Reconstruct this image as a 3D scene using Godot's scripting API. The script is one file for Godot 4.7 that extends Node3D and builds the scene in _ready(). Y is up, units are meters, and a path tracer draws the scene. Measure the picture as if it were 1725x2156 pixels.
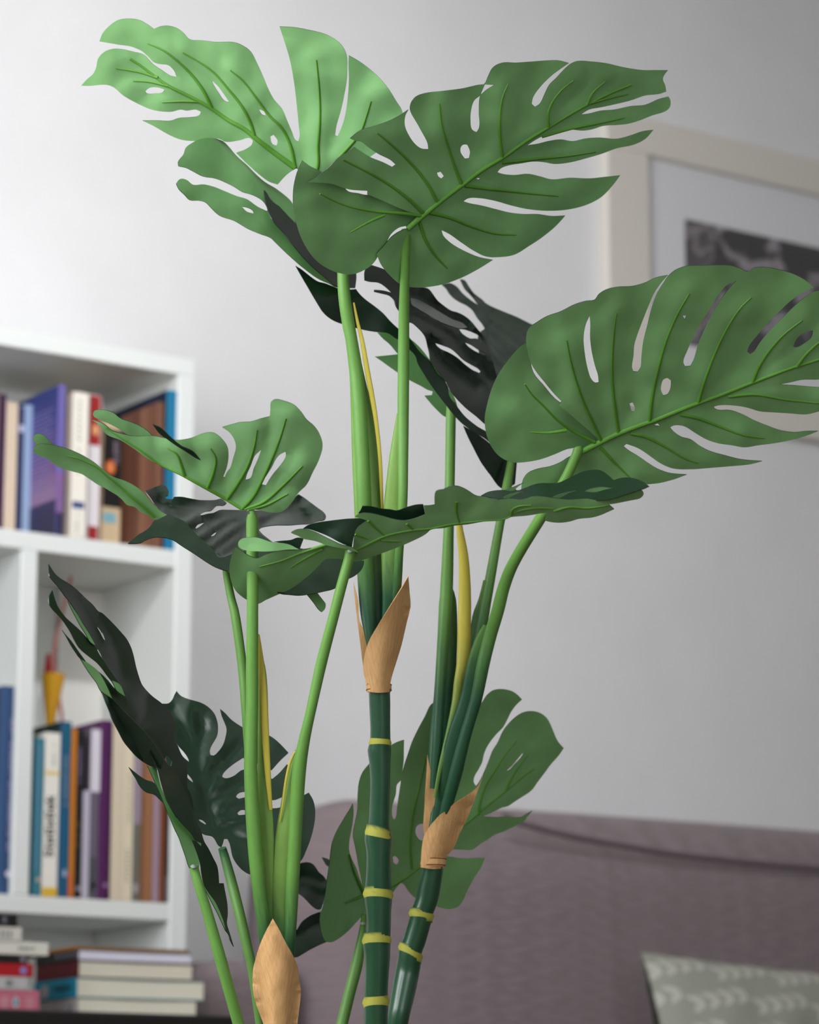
extends Node3D

const FOCAL := 6300.0            # focal length in pixels of the 1725 x 2156 frame
const YAW := 34.0
const PITCH := 12.3
const WALL_Z := -3.572           # face of the back wall
const CASE_Z := -3.364           # front of the bookcase
const UNDER := 0
const TOP := 1
const HUSK := 2

var eye := Vector3(0, 0.42, 0)
var ahead: Vector3
var right: Vector3
var above: Vector3
var mats := {}
var wave := FastNoiseLite.new()
var grain := FastNoiseLite.new()
var plant: Node3D
# the leaf being built
var ribs := []
var holes := []
var sheets := []
var shells := {}
var rides := 0
var labels_used := {}


func _ready() -> void:
	right = Vector3(cos(deg_to_rad(YAW)), 0, sin(deg_to_rad(YAW)))
	ahead = Vector3(sin(deg_to_rad(YAW)) * cos(deg_to_rad(PITCH)), sin(deg_to_rad(PITCH)), -cos(deg_to_rad(YAW)) * cos(deg_to_rad(PITCH)))
	above = right.cross(ahead)
	var cam := Camera3D.new()
	cam.name = "camera"
	cam.transform = Transform3D(Basis(right, above, -ahead), eye)
	var lens := CameraAttributesPhysical.new()
	lens.frustum_focus_distance = 1.93
	lens.frustum_focal_length = 12.0 * FOCAL / 1078.0
	lens.exposure_aperture = lens.frustum_focal_length / 9.5
	cam.attributes = lens
	cam.fov = rad_to_deg(2.0 * atan(1078.0 / FOCAL))
	cam.near = 0.05
	cam.far = 60.0
	add_child(cam)
	cam.current = true

	# daylight: an overcast sky behind the glazed doors in the left wall, and one area light the size of the opening
	var sky := ProceduralSkyMaterial.new()
	sky.sky_top_color = Color(0.78, 0.84, 0.92)
	sky.sky_horizon_color = Color(0.90, 0.92, 0.94)
	sky.ground_bottom_color = Color(0.34, 0.35, 0.33)
	sky.ground_horizon_color = Color(0.62, 0.64, 0.63)
	sky.sun_angle_max = 0.0
	var env := Environment.new()
	env.background_mode = Environment.BG_SKY
	env.sky = Sky.new()
	env.sky.sky_material = sky
	env.background_energy_multiplier = 1.0
	env.tonemap_mode = Environment.TONE_MAPPER_LINEAR
	env.tonemap_exposure = 1.0
	env.sdfgi_enabled = true
	env.ssao_enabled = true
	env.ssil_enabled = true
	var around := WorldEnvironment.new()
	around.name = "world"
	around.environment = env
	add_child(around)
	daylight("window_daylight", Vector3(-0.46, 1.5, -1.45), Vector3(0, -90, 0), Vector2(1.7, 1.5), 6.3)
	daylight("rear_window_daylight", Vector3(0.4, 1.2, 1.56), Vector3(0, 0, 0), Vector2(1.6, 2.0), 1.8)

	wave.seed = 3
	wave.frequency = 0.006
	wave.fractal_octaves = 2
	grain.seed = 11
	grain.frequency = 0.05
	make_materials()
	build_room()
	build_spot_lamp()
	build_bookcase()
	build_shelf_things()
	build_stacks()
	build_sofa()
	build_picture()
	build_plant()


func daylight(called: String, where: Vector3, turn: Vector3, size: Vector2, energy: float) -> void:
	var l := AreaLight3D.new()
	l.name = called
	l.area_size = size
	l.light_energy = energy
	l.light_color = Color(0.975, 0.985, 1.0)
	l.position = where
	l.rotation_degrees = turn
	l.area_range = 12.0
	l.area_attenuation = 2.0
	l.shadow_enabled = true
	add_child(l)


# ---------------------------------------------------------------- places
func at(x: float, y: float, d: float) -> Vector3:
	return eye + (ahead + right * ((x - 862.5) / FOCAL) - above * ((y - 1078.0) / FOCAL)) * d


func on_z(x: float, y: float, z: float) -> Vector3:
	var r := ahead + right * ((x - 862.5) / FOCAL) - above * ((y - 1078.0) / FOCAL)
	return eye + r * ((z - eye.z) / r.z)


# ---------------------------------------------------------------- materials
func noise_map(freq: float, low: Color, high: Color, seed_: int, octaves := 3) -> NoiseTexture2D:
	var n := FastNoiseLite.new()
	n.seed = seed_
	n.frequency = freq
	n.fractal_octaves = octaves
	var t := NoiseTexture2D.new()
	t.width = 512
	t.height = 512
	t.seamless = true
	t.noise = n
	var ramp := Gradient.new()
	ramp.set_color(0, low)
	ramp.set_color(1, high)
	t.color_ramp = ramp
	return t


func plain(key: String, c: Color, rough := 0.6) -> StandardMaterial3D:
	if not mats.has(key):
		var m := StandardMaterial3D.new()
		m.resource_name = key
		m.albedo_color = c
		m.roughness = rough
		mats[key] = m
	return mats[key]


func tone(c: Color, rough := 0.55) -> StandardMaterial3D:
	return plain("tone_" + c.to_html(false) + "_" + str(rough), c, rough)


func textured(key: String, t: Texture2D, scale: Vector3, rough: float, world := false) -> StandardMaterial3D:
	var m := plain(key, Color.WHITE, rough)
	m.albedo_texture = t
	m.uv1_triplanar = true
	m.uv1_world_triplanar = world
	m.uv1_scale = scale
	return m


func make_materials() -> void:
	var blotch := noise_map(0.012, Color(0.975, 0.975, 0.975), Color(1, 1, 1), 5, 4)
	var wall := textured("wall_paint", blotch, Vector3(0.7, 0.7, 0.7), 0.9, true)
	wall.albedo_color = Color(0.90, 0.895, 0.895)
	textured("ceiling_paint", blotch, Vector3(0.5, 0.5, 0.5), 0.9, true).albedo_color = Color(0.93, 0.93, 0.92)
	var boards := textured("floor_wood", noise_map(0.02, Color(0.33, 0.27, 0.22), Color(0.48, 0.40, 0.33), 9, 4), Vector3(0.4, 1, 6), 0.5, true)
	boards.albedo_color = Color(0.95, 0.95, 0.95)
	plain("white_lacquer", Color(0.89, 0.90, 0.885), 0.42)
	plain("window_frame", Color(0.9, 0.9, 0.89), 0.4)
	var under := textured("leaf_underside", noise_map(0.03, Color(0.94, 0.955, 0.93), Color(1, 1, 1), 21, 4), Vector3(9, 9, 9), 0.62, true)
	under.albedo_color = Color(0.485, 0.68, 0.435)
	under.metallic_specular = 0.4
	under.rim_enabled = true
	under.rim = 0.4
	under.rim_tint = 0.5
	under.backlight_enabled = true
	under.backlight = Color(0.20, 0.30, 0.10)
	var upper := textured("leaf_upper_side", noise_map(0.03, Color(0.75, 0.82, 0.78), Color(1, 1, 1), 22, 4), Vector3(9, 9, 9), 0.31, true)
	upper.albedo_color = Color(0.07, 0.165, 0.10)
	upper.metallic_specular = 0.55
	plain("vein_green", Color(0.31, 0.53, 0.14), 0.55)
	plain("upper_vein", Color(0.09, 0.21, 0.09), 0.45)
	for key in ["petiole_dye", "stem_dye", "ring_dye"]:
		var m := plain(key, Color.WHITE, 0.45)
		m.metallic_specular = 0.4
		m.vertex_color_use_as_albedo = true
	plain("stem_dye", Color.WHITE).roughness = 0.3
	mats["stem_dye"].metallic_specular = 0.5
	mats["stem_dye"].clearcoat_enabled = true
	mats["stem_dye"].clearcoat = 0.45
	mats["stem_dye"].clearcoat_roughness = 0.22
	plain("ring_dye", Color.WHITE).roughness = 0.6
	var husk := textured("husk_paper", noise_map(0.02, Color(0.86, 0.80, 0.70), Color(1, 1, 1), 31, 4), Vector3(60, 5, 60), 0.7, true)
	husk.albedo_color = Color(0.86, 0.69, 0.48)
	plain("husk_crease", Color(0.55, 0.33, 0.18), 0.8)
	var cloth := textured("sofa_cloth", noise_map(0.02, Color(0.78, 0.78, 0.78), Color(1, 1, 1), 41, 5), Vector3(2.2, 26, 2.2), 0.95, true)
	cloth.albedo_color = Color(0.585, 0.525, 0.535)
	cloth.rim_enabled = true
	cloth.rim = 0.3
	plain("sofa_piping", Color(0.40, 0.355, 0.365), 0.95)
	plain("dark_table", Color(0.10, 0.085, 0.08), 0.4)
	plain("paper", Color(0.88, 0.86, 0.80), 0.9)
	plain("soil", Color(0.16, 0.11, 0.08), 1.0)
	plain("pot_glaze", Color(0.80, 0.79, 0.76), 0.35)


# ---------------------------------------------------------------- nodes
func put(called: String, mesh: Mesh, m: Material, parent: Node = self, label := "", category := "", group := "") -> MeshInstance3D:
	var o := MeshInstance3D.new()
	o.name = free_name(called, parent)
	o.mesh = mesh
	if m:
		o.material_override = m
	parent.add_child(o, true)
	mark(o, label, category, group)
	return o


func free_name(called: String, parent: Node) -> String:
	var n := called
	var k := 0
	while parent.has_node(NodePath(n)):
		k += 1
		n = "%s_%03d" % [called, k]
	return n


func mark(o: Node, label: String, category := "", group := "", kind := "") -> void:
	if label:
		o.set_meta("label", label)
	if category:
		o.set_meta("category", category)
	if group:
		o.set_meta("group", group)
	if kind:
		o.set_meta("kind", kind)


func thing(called: String, label: String, category: String, where := Vector3.ZERO, group := "") -> Node3D:
	var o := Node3D.new()
	o.name = free_name(called, self)
	o.position = where
	add_child(o, true)
	mark(o, label, category, group)
	return o


func new_tool() -> SurfaceTool:
	var st := SurfaceTool.new()
	st.begin(Mesh.PRIMITIVE_TRIANGLES)
	return st


func quad(st: SurfaceTool, a: Vector3, b: Vector3, c: Vector3, d: Vector3, n: Vector3) -> void:
	# a, b, c, d run round the quad; the winding is turned so that its front looks along n
	var flip := (b - a).cross(c - a).dot(n) > 0.0
	var order := [a, c, b, a, d, c] if flip else [a, b, c, a, c, d]
	st.set_normal(n)
	for p in order:
		st.add_vertex(p)


# a box with chamfered edges
func block(st: SurfaceTool, lo: Vector3, hi: Vector3, e := 0.0008, turn := Transform3D.IDENTITY) -> void:
	var c := (lo + hi) / 2.0
	var h := (hi - lo) / 2.0
	e = minf(e, minf(h.x, minf(h.y, h.z)) * 0.45)
	var k := func(p: Vector3) -> Vector3: return turn * (c + p)
	for ax in 3:
		var u := (ax + 1) % 3
		var v := (ax + 2) % 3
		for s in [-1.0, 1.0]:
			var q := []
			for uv in [[-1, -1], [1, -1], [1, 1], [-1, 1]]:
				var p := Vector3.ZERO
				p[ax] = h[ax] * s
				p[u] = (h[u] - e) * uv[0]
				p[v] = (h[v] - e) * uv[1]
				q.append(k.call(p))
			var n := Vector3.ZERO
			n[ax] = s
			quad(st, q[0], q[1], q[2], q[3], turn.basis * n)
			for t in [-1.0, 1.0]:      # the chamfer between the faces ax/s and u/t
				var a := Vector3.ZERO
				a[ax] = h[ax] * s
				a[u] = (h[u] - e) * t
				a[v] = h[v] - e
				var b := a
				b[v] = -a[v]
				var a2 := Vector3.ZERO
				a2[ax] = (h[ax] - e) * s
				a2[u] = h[u] * t
				a2[v] = h[v] - e
				var b2 := a2
				b2[v] = -a2[v]
				var m := Vector3.ZERO
				m[ax] = s
				m[u] = t
				quad(st, k.call(a), k.call(b), k.call(b2), k.call(a2), turn.basis * m.normalized())
	for sx in [-1.0, 1.0]:
		for sy in [-1.0, 1.0]:
			for sz in [-1.0, 1.0]:
				var sg := Vector3(sx, sy, sz)
				var p0: Vector3 = k.call(sg * Vector3(h.x, h.y - e, h.z - e))
				var p1: Vector3 = k.call(sg * Vector3(h.x - e, h.y, h.z - e))
				var p2: Vector3 = k.call(sg * Vector3(h.x - e, h.y - e, h.z))
				var n := turn.basis * sg.normalized()
				st.set_normal(n)
				var flip := (p1 - p0).cross(p2 - p0).dot(n) > 0.0
				for p in ([p0, p2, p1] if flip else [p0, p1, p2]):
					st.add_vertex(p)


func slab(called: String, lo: Vector3, hi: Vector3, m: Material, parent: Node = self, e := 0.0008, turn := Transform3D.IDENTITY) -> MeshInstance3D:
	var st := new_tool()
	block(st, lo, hi, e, turn)
	return put(called, st.commit(), m, parent)


# a soft box: every point of a subdivided box is pushed out from an inner box by the radius
func soft_box(half: Vector3, r: float, n := 12, bulge := 0.0) -> ArrayMesh:
	var st := new_tool()
	for ax in 3:
		var u := (ax + 1) % 3
		var v := (ax + 2) % 3
		for s in [-1.0, 1.0]:
			var grid := []
			for i in n + 1:
				for j in n + 1:
					var p := Vector3.ZERO
					p[ax] = s * half[ax]
					p[u] = soft_step(i, n, half[u], r)
					p[v] = soft_step(j, n, half[v], r)
					var inner := p.clamp(-(half - Vector3(r, r, r)), half - Vector3(r, r, r))
					var d := (p - inner).normalized()
					var q := inner + d * r
					var w := (1.0 - pow(p[u] / half[u], 2.0)) * (1.0 - pow(p[v] / half[v], 2.0))
					q[ax] += s * bulge * w
					grid.append([q, d])
			for i in n:
				for j in n:
					var c := [grid[i * (n + 1) + j], grid[(i + 1) * (n + 1) + j], grid[(i + 1) * (n + 1) + j + 1], grid[i * (n + 1) + j + 1]]
					var nn: Vector3 = c[0][1] + c[2][1]
					var flip: bool = (c[1][0] - c[0][0]).cross(c[2][0] - c[0][0]).dot(nn) > 0.0
					for id in ([0, 2, 1, 0, 3, 2] if flip else [0, 1, 2, 0, 2, 3]):
						st.set_normal(c[id][1])
						st.add_vertex(c[id][0])
	return st.commit()


func soft_step(i: int, n: int, h: float, r: float) -> float:
	var t := float(i) / n
	var k := 0.3
	if t < k:
		return -h + r * (1.0 - cos(t / k * PI / 2.0))
	if t > 1.0 - k:
		return h - r * (1.0 - cos((1.0 - t) / k * PI / 2.0))
	return lerpf(-h + r, h - r, (t - k) / (1.0 - 2.0 * k))


# a tube through centres; rows hold {c, u (half width vector), v (half depth vector), col}
func skin(rows: Array, sides := 18, ridge := 0.0, caps := true) -> ArrayMesh:
	var st := new_tool()
	var ring := []
	for row in rows:
		for k in sides:
			var a := TAU * k / sides
			var f := 1.0 + ridge * cos(a * 7.0)
			var n: Vector3 = (row.u.normalized() * cos(a) / maxf(row.u.length(), 1e-5) + row.v.normalized() * sin(a) / maxf(row.v.length(), 1e-5)).normalized()
			ring.append([row.c + (row.u * cos(a) + row.v * sin(a)) * f, n, row.get("cols", [Color.WHITE])[k % row.get("cols", [Color.WHITE]).size()]])
	for i in rows.size() - 1:
		for k in sides:
			var q := [ring[i * sides + k], ring[i * sides + (k + 1) % sides], ring[(i + 1) * sides + (k + 1) % sides], ring[(i + 1) * sides + k]]
			var flip: bool = (q[1][0] - q[0][0]).cross(q[2][0] - q[0][0]).dot(q[0][1] + q[2][1]) > 0.0
			for id in ([0, 2, 1, 0, 3, 2] if flip else [0, 1, 2, 0, 2, 3]):
				st.set_normal(q[id][1])
				st.set_color(q[id][2])
				st.add_vertex(q[id][0])
	if caps:
		for e in [0, rows.size() - 1]:
			var n: Vector3 = (rows[e].c - rows[1 if e == 0 else e - 1].c).normalized()
			for k in sides:
				var p0: Vector3 = rows[e].c
				var p1: Vector3 = ring[e * sides + k][0]
				var p2: Vector3 = ring[e * sides + (k + 1) % sides][0]
				st.set_normal(n)
				st.set_color(ring[e * sides + k][2])
				var flip := (p1 - p0).cross(p2 - p0).dot(n) > 0.0
				for p in ([p0, p2, p1] if flip else [p0, p1, p2]):
					st.add_vertex(p)
	return st.commit()


func cord(points: Array, r: float, sides := 8) -> ArrayMesh:
	var rows := []
	for i in points.size():
		var t: Vector3 = (points[mini(i + 1, points.size() - 1)] - points[maxi(i - 1, 0)]).normalized()
		var u := t.cross(ahead).normalized()
		rows.append({"c": points[i], "u": u * r, "v": u.cross(t).normalized() * r})
	return skin(rows, sides)


# ---------------------------------------------------------------- the room
func build_room() -> void:
	var paint: Material = mats["wall_paint"]
	var walls := {"wall_back": [[Vector3(-0.62, -0.1, -3.70), Vector3(7.1, 2.7, WALL_Z)]], "wall_right": [[Vector3(7.0, -0.1, WALL_Z), Vector3(7.1, 2.7, 1.6)]],
		"wall_front": [[Vector3(-0.62, -0.1, 1.6), Vector3(7.1, 0.2, 1.72)], [Vector3(-0.62, 2.2, 1.6), Vector3(7.1, 2.7, 1.72)], [Vector3(-0.62, 0.2, 1.6), Vector3(-0.4, 2.2, 1.72)], [Vector3(1.2, 0.2, 1.6), Vector3(7.1, 2.2, 1.72)]],
		"wall_left": [[Vector3(-0.62, -0.1, WALL_Z), Vector3(-0.5, 0.65, 1.6)], [Vector3(-0.62, 2.25, WALL_Z), Vector3(-0.5, 2.7, 1.6)], [Vector3(-0.62, 0.65, WALL_Z), Vector3(-0.5, 2.25, -2.3)], [Vector3(-0.62, 0.65, -0.6), Vector3(-0.5, 2.25, 1.6)]],
		"floor": [[Vector3(-0.62, -0.1, -3.70), Vector3(7.1, 0.0, 1.72)]], "ceiling": [[Vector3(-0.62, 2.6, -3.70), Vector3(7.1, 2.7, 1.72)]]}
	for called: String in walls:
		var st := new_tool()
		for b: Array in walls[called]:
			block(st, b[0], b[1], 0.0005)
		var o := put(called, st.commit(), mats["floor_wood"] if called == "floor" else mats["ceiling_paint"] if called == "ceiling" else paint)
		mark(o, {"wall_back": "off-white painted back wall behind plant, bookcase and sofa", "floor": "wooden floor of the room", "ceiling": "plain white ceiling of the room"}.get(called, "plain off-white wall of the room"), called.split("_")[0], "", "structure")
	glazing("window_1", Vector3(-0.56, 0.65, -2.3), Vector3(0, 1.6, 1.7), Vector3(0, 0, 1), "white framed window in the left wall beside the bookcase", 2)
	glazing("window_2", Vector3(-0.4, 0.2, 1.66), Vector3(1.6, 2.0, 0), Vector3(1, 0, 0), "white framed window in the wall behind the camera", 2)


func glazing(called: String, corner: Vector3, size: Vector3, along: Vector3, label: String, panes: int) -> void:
	var o := thing(called, label, "window", corner)
	mark(o, "", "", "", "structure")
	var w := size.dot(along)
	var h := size.y
	var thin := Vector3(0.025, 0.025, 0.025) - along * 0.025 - Vector3.UP * 0.025
	var st := new_tool()
	for bar in [[0.0, 0.0, w, 0.05], [0.0, h - 0.05, w, h]]:
		block(st, along * bar[0] + Vector3.UP * bar[1] - thin, along * bar[2] + Vector3.UP * bar[3] + thin, 0.003)
	for i in panes + 1:
		var x := clampf(w * i / panes, 0.025, w - 0.025)
		block(st, along * (x - 0.025) + Vector3.UP * 0.05 - thin, along * (x + 0.025) + Vector3.UP * (h - 0.05) + thin, 0.003)
	put("frame", st.commit(), mats["window_frame"], o)
	var glass := plain("window_glass", Color(1, 1, 1, 0.04), 0.02)
	glass.transparency = BaseMaterial3D.TRANSPARENCY_ALPHA
	for i in panes:
		slab("pane", along * (w * i / panes + 0.026) + Vector3.UP * 0.051 - thin * 0.12, along * (w * (i + 1) / panes - 0.026) + Vector3.UP * (h - 0.051) + thin * 0.12, glass, o, 0.0002)


# a ceiling spot above the bookcase, outside the frame, that washes the wall
func build_spot_lamp() -> void:
	var from := Vector3(1.40, 1.95, -2.2)
	var to := Vector3(2.0, 1.60, WALL_Z)
	var aim := (to - from).normalized()
	var o := thing("ceiling_spot_lamp", "small white spot lamp on the ceiling aimed at the wall above the bookcase", "lamp", from)
	var u := aim.cross(Vector3.UP).normalized()
	var v := u.cross(aim)
	var rows := []
	for q in [[-0.13, 0.020], [-0.12, 0.036], [0.0, 0.045], [0.004, 0.045], [0.004, 0.040], [-0.02, 0.037]]:
		rows.append({"c": aim * q[0], "u": u * q[1], "v": v * q[1]})
	put("shade", skin(rows, 28, 0.0, false), mats["white_lacquer"], o)
	rows = []
	for i in 2:
		rows.append({"c": aim * (-0.022 + 0.002 * i), "u": u * 0.036, "v": v * 0.036})
	var glow := plain("lamp_glow", Color(1, 1, 1), 0.5)
	glow.emission_enabled = true
	glow.emission = Color(1, 0.99, 0.97)
	glow.emission_energy_multiplier = 4.0
	put("bulb", skin(rows, 28), glow, o)
	put("stem", cord([aim * -0.12, aim * -0.12 + Vector3(0, 0.03, 0), Vector3(0, 0.65, 0) + aim * -0.12], 0.008), mats["white_lacquer"], o)
	var l := SpotLight3D.new()
	l.name = "spot_light"
	l.light_energy = 1.15
	l.light_color = Color(0.985, 0.99, 1.0)
	l.light_size = 0.035
	l.spot_angle = 44.0
	l.spot_angle_attenuation = 1.0
	l.spot_range = 12.0
	l.spot_attenuation = 2.0
	l.shadow_enabled = true
	o.add_child(l)
	l.look_at_from_position(from + aim * 0.012, to)


# ---------------------------------------------------------------- the bookcase
func build_bookcase() -> void:
	var o := thing("bookcase", "white bookcase full of books standing against the wall", "bookcase", Vector3(1.65, 0, CASE_Z))
	var m: Material = mats["white_lacquer"]
	var d := -0.203
	for b in [["side_panel", -0.281, 0.0, -0.257, 1.447], ["side_panel", 0.2485, 0.0, 0.2745, 1.447], ["top_panel", -0.281, 1.447, 0.2745, 1.471], ["shelf", -0.257, 1.184, 0.2485, 1.208], ["divider", 0.0245, 0.747, 0.048, 1.184], ["shelf", -0.257, 0.724, 0.2485, 0.747], ["shelf", -0.257, 0.36, 0.2485, 0.384], ["plinth", -0.257, 0.0, 0.2485, 0.06]]:
		slab(b[0], Vector3(b[1], b[2], d), Vector3(b[3], b[4], 0), m, o, 0.0015)
	slab("back_panel", Vector3(-0.281, 0.0, d - 0.004), Vector3(0.2745, 1.471, d), m, o, 0.0004)


# an upright book; px0 / px1 are the edges of its spine, read at the height py, when it stands forward_ in front of the bookcase front
func book(label: String, px0: float, px1: float, py: float, top: float, floor_y: float, inset: float, deep: float, spine: Color, prints := [], boards := Color(-1, 0, 0), group := "books on the top shelf") -> Node3D:
	var z := CASE_Z - inset
	var x0 := on_z(px0, py, z).x
	var x1 := on_z(px1, py, z).x - 0.0004
	var o := thing("book", label, "book", Vector3(x0, floor_y, z), group)
	var w := x1 - x0
	var t := minf(0.002, w * 0.16)
	var bm := tone(boards if boards.r >= 0.0 else spine)
	var st := new_tool()
	block(st, Vector3(0, 0, -deep), Vector3(t, top, -t), 0.0004)
	block(st, Vector3(w - t, 0, -deep), Vector3(w, top, -t), 0.0004)
	put("cover", st.commit(), bm, o)
	slab("spine", Vector3(0, 0, -t), Vector3(w, top, 0), tone(spine), o, minf(0.0014, w * 0.3))
	slab("page_block", Vector3(t, 0.002, -deep + 0.003), Vector3(w - t, top - 0.003, -t), mats["paper"], o, 0.0003)
	for p: Array in prints:          # [name, left, right, bottom, top as fractions of the spine, colour]
		slab(p[0], Vector3(w * p[1], top * p[3], -0.0002), Vector3(w * p[2], top * p[4], 0.0005), tone(p[5]), o, 0.0001)
	return o


# a line of small printed characters running up a spine
func lettering(o: Node3D, called: String, x: float, y0: float, y1: float, wide: float, n: int, c: Color, seed_: int, up := true) -> void:
	var rng := RandomNumberGenerator.new()
	rng.seed = seed_
	var st := new_tool()
	var step := (y1 - y0) / n
	for i in n:
		if rng.randf() < 0.12:
			continue
		var a: float = y0 + step * i
		var s := wide * rng.randf_range(0.7, 1.0)
		if up:
			block(st, Vector3(x - wide / 2, a, 0.0), Vector3(x - wide / 2 + s, a + step * 0.35, 0.0006), 0.0001)
			if rng.randf() < 0.7:
				block(st, Vector3(x - wide / 2, a + step * 0.35, 0.0), Vector3(x - wide / 2 + wide * 0.25, a + step * 0.75, 0.0006), 0.0001)
		else:
			block(st, Vector3(a, x - wide / 2, 0.0), Vector3(a + step * 0.35, x - wide / 2 + s, 0.0006), 0.0001)
			if rng.randf() < 0.7:
				block(st, Vector3(a + step * 0.35, x - wide / 2, 0.0), Vector3(a + step * 0.75, x - wide / 2 + wide * 0.25, 0.0006), 0.0001)
	put(called, st.commit(), tone(c), o)


func disc(o: Node3D, called: String, c: Vector3, r: float, col: Color, ry := -1.0) -> void:
	var st := new_tool()
	var b := r if ry < 0.0 else ry
	for k in 24:
		var p := c + Vector3(cos(TAU * k / 24) * r, sin(TAU * k / 24) * b, 0)
		var q := c + Vector3(cos(TAU * (k + 1) / 24) * r, sin(TAU * (k + 1) / 24) * b, 0)
		quad(st, c, p, q, c, Vector3.BACK)
		quad(st, p, q, q - Vector3(0, 0, 0.0008), p - Vector3(0, 0, 0.0008), (p + q - c * 2.0).normalized())
	put(called, st.commit(), tone(col), o)


func build_shelf_things() -> void:
	var a := 1.208
	var cream := Color(0.90, 0.84, 0.72)
	book("pinkish grey book first at the left end of the top row", -17, -8, 1109, 0.203, a, 0.085, 0.10, Color(0.52, 0.40, 0.46))
	book("black spined book between the pinkish grey and purple books", -7, -0.5, 1109, 0.199, a, 0.085, 0.10, Color(0.05, 0.05, 0.06))
	book("thin dark purple book left of the cream spined one", 0, 6.5, 1110, 0.200, a, 0.085, 0.10, Color(0.30, 0.08, 0.30))
	book("cream spined book between the thin purple and navy books", 7, 32, 1112, 0.190, a, 0.085, 0.11, Color(0.84, 0.76, 0.66))
	book("narrow navy book with a pale band near its top", 34, 45, 1114, 0.185, a, 0.085, 0.11, Color(0.11, 0.15, 0.33), [["spine_band", 0.05, 0.95, 0.82, 0.87, Color(0.75, 0.75, 0.85)]])
	book("pale blue grey book leaning on the violet one", 46, 66, 1116, 0.190, a, 0.085, 0.11, Color(0.56, 0.64, 0.76))
	var v := book("violet blue book standing forward, its printed cover showing", 117, 131, 1120, 0.202, a, 0.01, 0.17, Color(0.42, 0.38, 0.66), [["spine_band", 0.0, 1.0, 0.0, 0.16, Color(0.16, 0.15, 0.30)], ["spine_band", 0.0, 1.0, 0.16, 0.42, Color(0.50, 0.36, 0.58)]], Color(0.20, 0.20, 0.48))
	# the cover's print: a violet picture with pale lines of text over it
	var tints := [Color(0.16, 0.15, 0.28), Color(0.17, 0.16, 0.30), Color(0.19, 0.17, 0.33), Color(0.56, 0.45, 0.60), Color(0.52, 0.40, 0.58), Color(0.46, 0.34, 0.56), Color(0.40, 0.31, 0.56), Color(0.33, 0.29, 0.54), Color(0.28, 0.27, 0.53), Color(0.24, 0.25, 0.52), Color(0.22, 0.24, 0.50), Color(0.20, 0.24, 0.50)]
	for i in tints.size():
		slab("cover_print", Vector3(-0.0003, 0.202 * i / tints.size(), -0.168), Vector3(0.0, 0.202 * (i + 1) / tints.size(), -0.002), tone(tints[i]), v, 0.00005)
	var st := new_tool()
	for i in 19:
		block(st, Vector3(-0.0006, 0.068 + i * 0.0058, -0.15), Vector3(-0.0002, 0.0692 + i * 0.0058, -0.012 - 0.006 * (i % 3)), 0.00005)
	put("cover_text", st.commit(), tone(Color(0.55, 0.52, 0.72)), v)
	v = book("white book with green lettering and a small blue label", 148, 181, 1124, 0.193, a, 0.0, 0.12, Color(0.93, 0.90, 0.85), [["label_patch", 0.08, 0.86, 0.20, 0.245, Color(0.13, 0.24, 0.48)]], Color(0.74, 0.68, 0.63))
	lettering(v, "title_lettering", 0.0095, 0.085, 0.186, 0.0036, 14, Color(0.52, 0.62, 0.50), 3)
	lettering(v, "title_lettering", 0.0095, 0.006, 0.034, 0.004, 6, Color(0.60, 0.68, 0.55), 4)
	v = book("book with a red and white spine and a gold emblem", 183, 208, 1126, 0.196, a, 0.012, 0.12, Color(0.90, 0.87, 0.88), [["spine_band", 0.0, 0.92, 0.655, 0.995, Color(0.62, 0.11, 0.10)], ["spine_band", 0.06, 0.90, 0.015, 0.105, Color(0.60, 0.10, 0.09)]])
	disc(v, "emblem", Vector3(0.0085, 0.149, 0.0009), 0.0042, Color(0.90, 0.66, 0.45), 0.0075)
	v = book("cream and black book with an orange ball on its spine", 214, 253, 1132, 0.186, a, 0.085, 0.115, Color(0.91, 0.81, 0.65), [["spine_band", 0.0, 1.0, 0.36, 0.93, Color(0.04, 0.035, 0.04)], ["label_patch", 0.05, 0.75, 0.245, 0.32, Color(0.55, 0.78, 0.84)]])
	disc(v, "ball_print", Vector3(0.0105, 0.121, 0.0009), 0.0075, Color(0.93, 0.45, 0.16), 0.010)
	disc(v, "ball_print", Vector3(0.0105, 0.121, 0.0013), 0.0042, Color(0.96, 0.62, 0.40), 0.006)
	disc(v, "emblem", Vector3(0.018, 0.009, 0.0009), 0.0036, Color(0.36, 0.40, 0.28))
	lettering(v, "title_lettering", 0.020, 0.128, 0.168, 0.009, 9, Color(0.66, 0.60, 0.66), 8)
	v = book("tall book in worn brown boards, standing forward", 327, 341, 1142, 0.199, a, 0.006, 0.145, Color(0.46, 0.30, 0.22), [], Color(0.47, 0.31, 0.24))
	for i in 7:
		slab("board_streak", Vector3(-0.0003, 0.001, -0.138 + i * 0.019), Vector3(0.0, 0.197, -0.138 + i * 0.019 + 0.006 + 0.003 * (i % 3)), tone([Color(0.53, 0.35, 0.27), Color(0.42, 0.26, 0.20), Color(0.58, 0.40, 0.31)][i % 3]), v, 0.00005)
	book("bright blue book at the right end of the top row", 347, 371, 1145, 0.217, a, 0.004, 0.185, Color(0.03, 0.45, 0.60), [], Color(0.07, 0.13, 0.24))

	var g := "books in the right cell of the middle row"
	a = 0.747
	v = book("tall navy book with white lettering in the left cell", -6, 23, 1880, 0.262, a, 0.01, 0.16, Color(0.15, 0.26, 0.42), [["spine_band", 0.0, 0.30, 0.0, 1.0, Color(0.20, 0.34, 0.52)]])
	lettering(v, "title_lettering", 0.0145, 0.055, 0.222, 0.005, 28, Color(0.62, 0.58, 0.70), 12)
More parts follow.
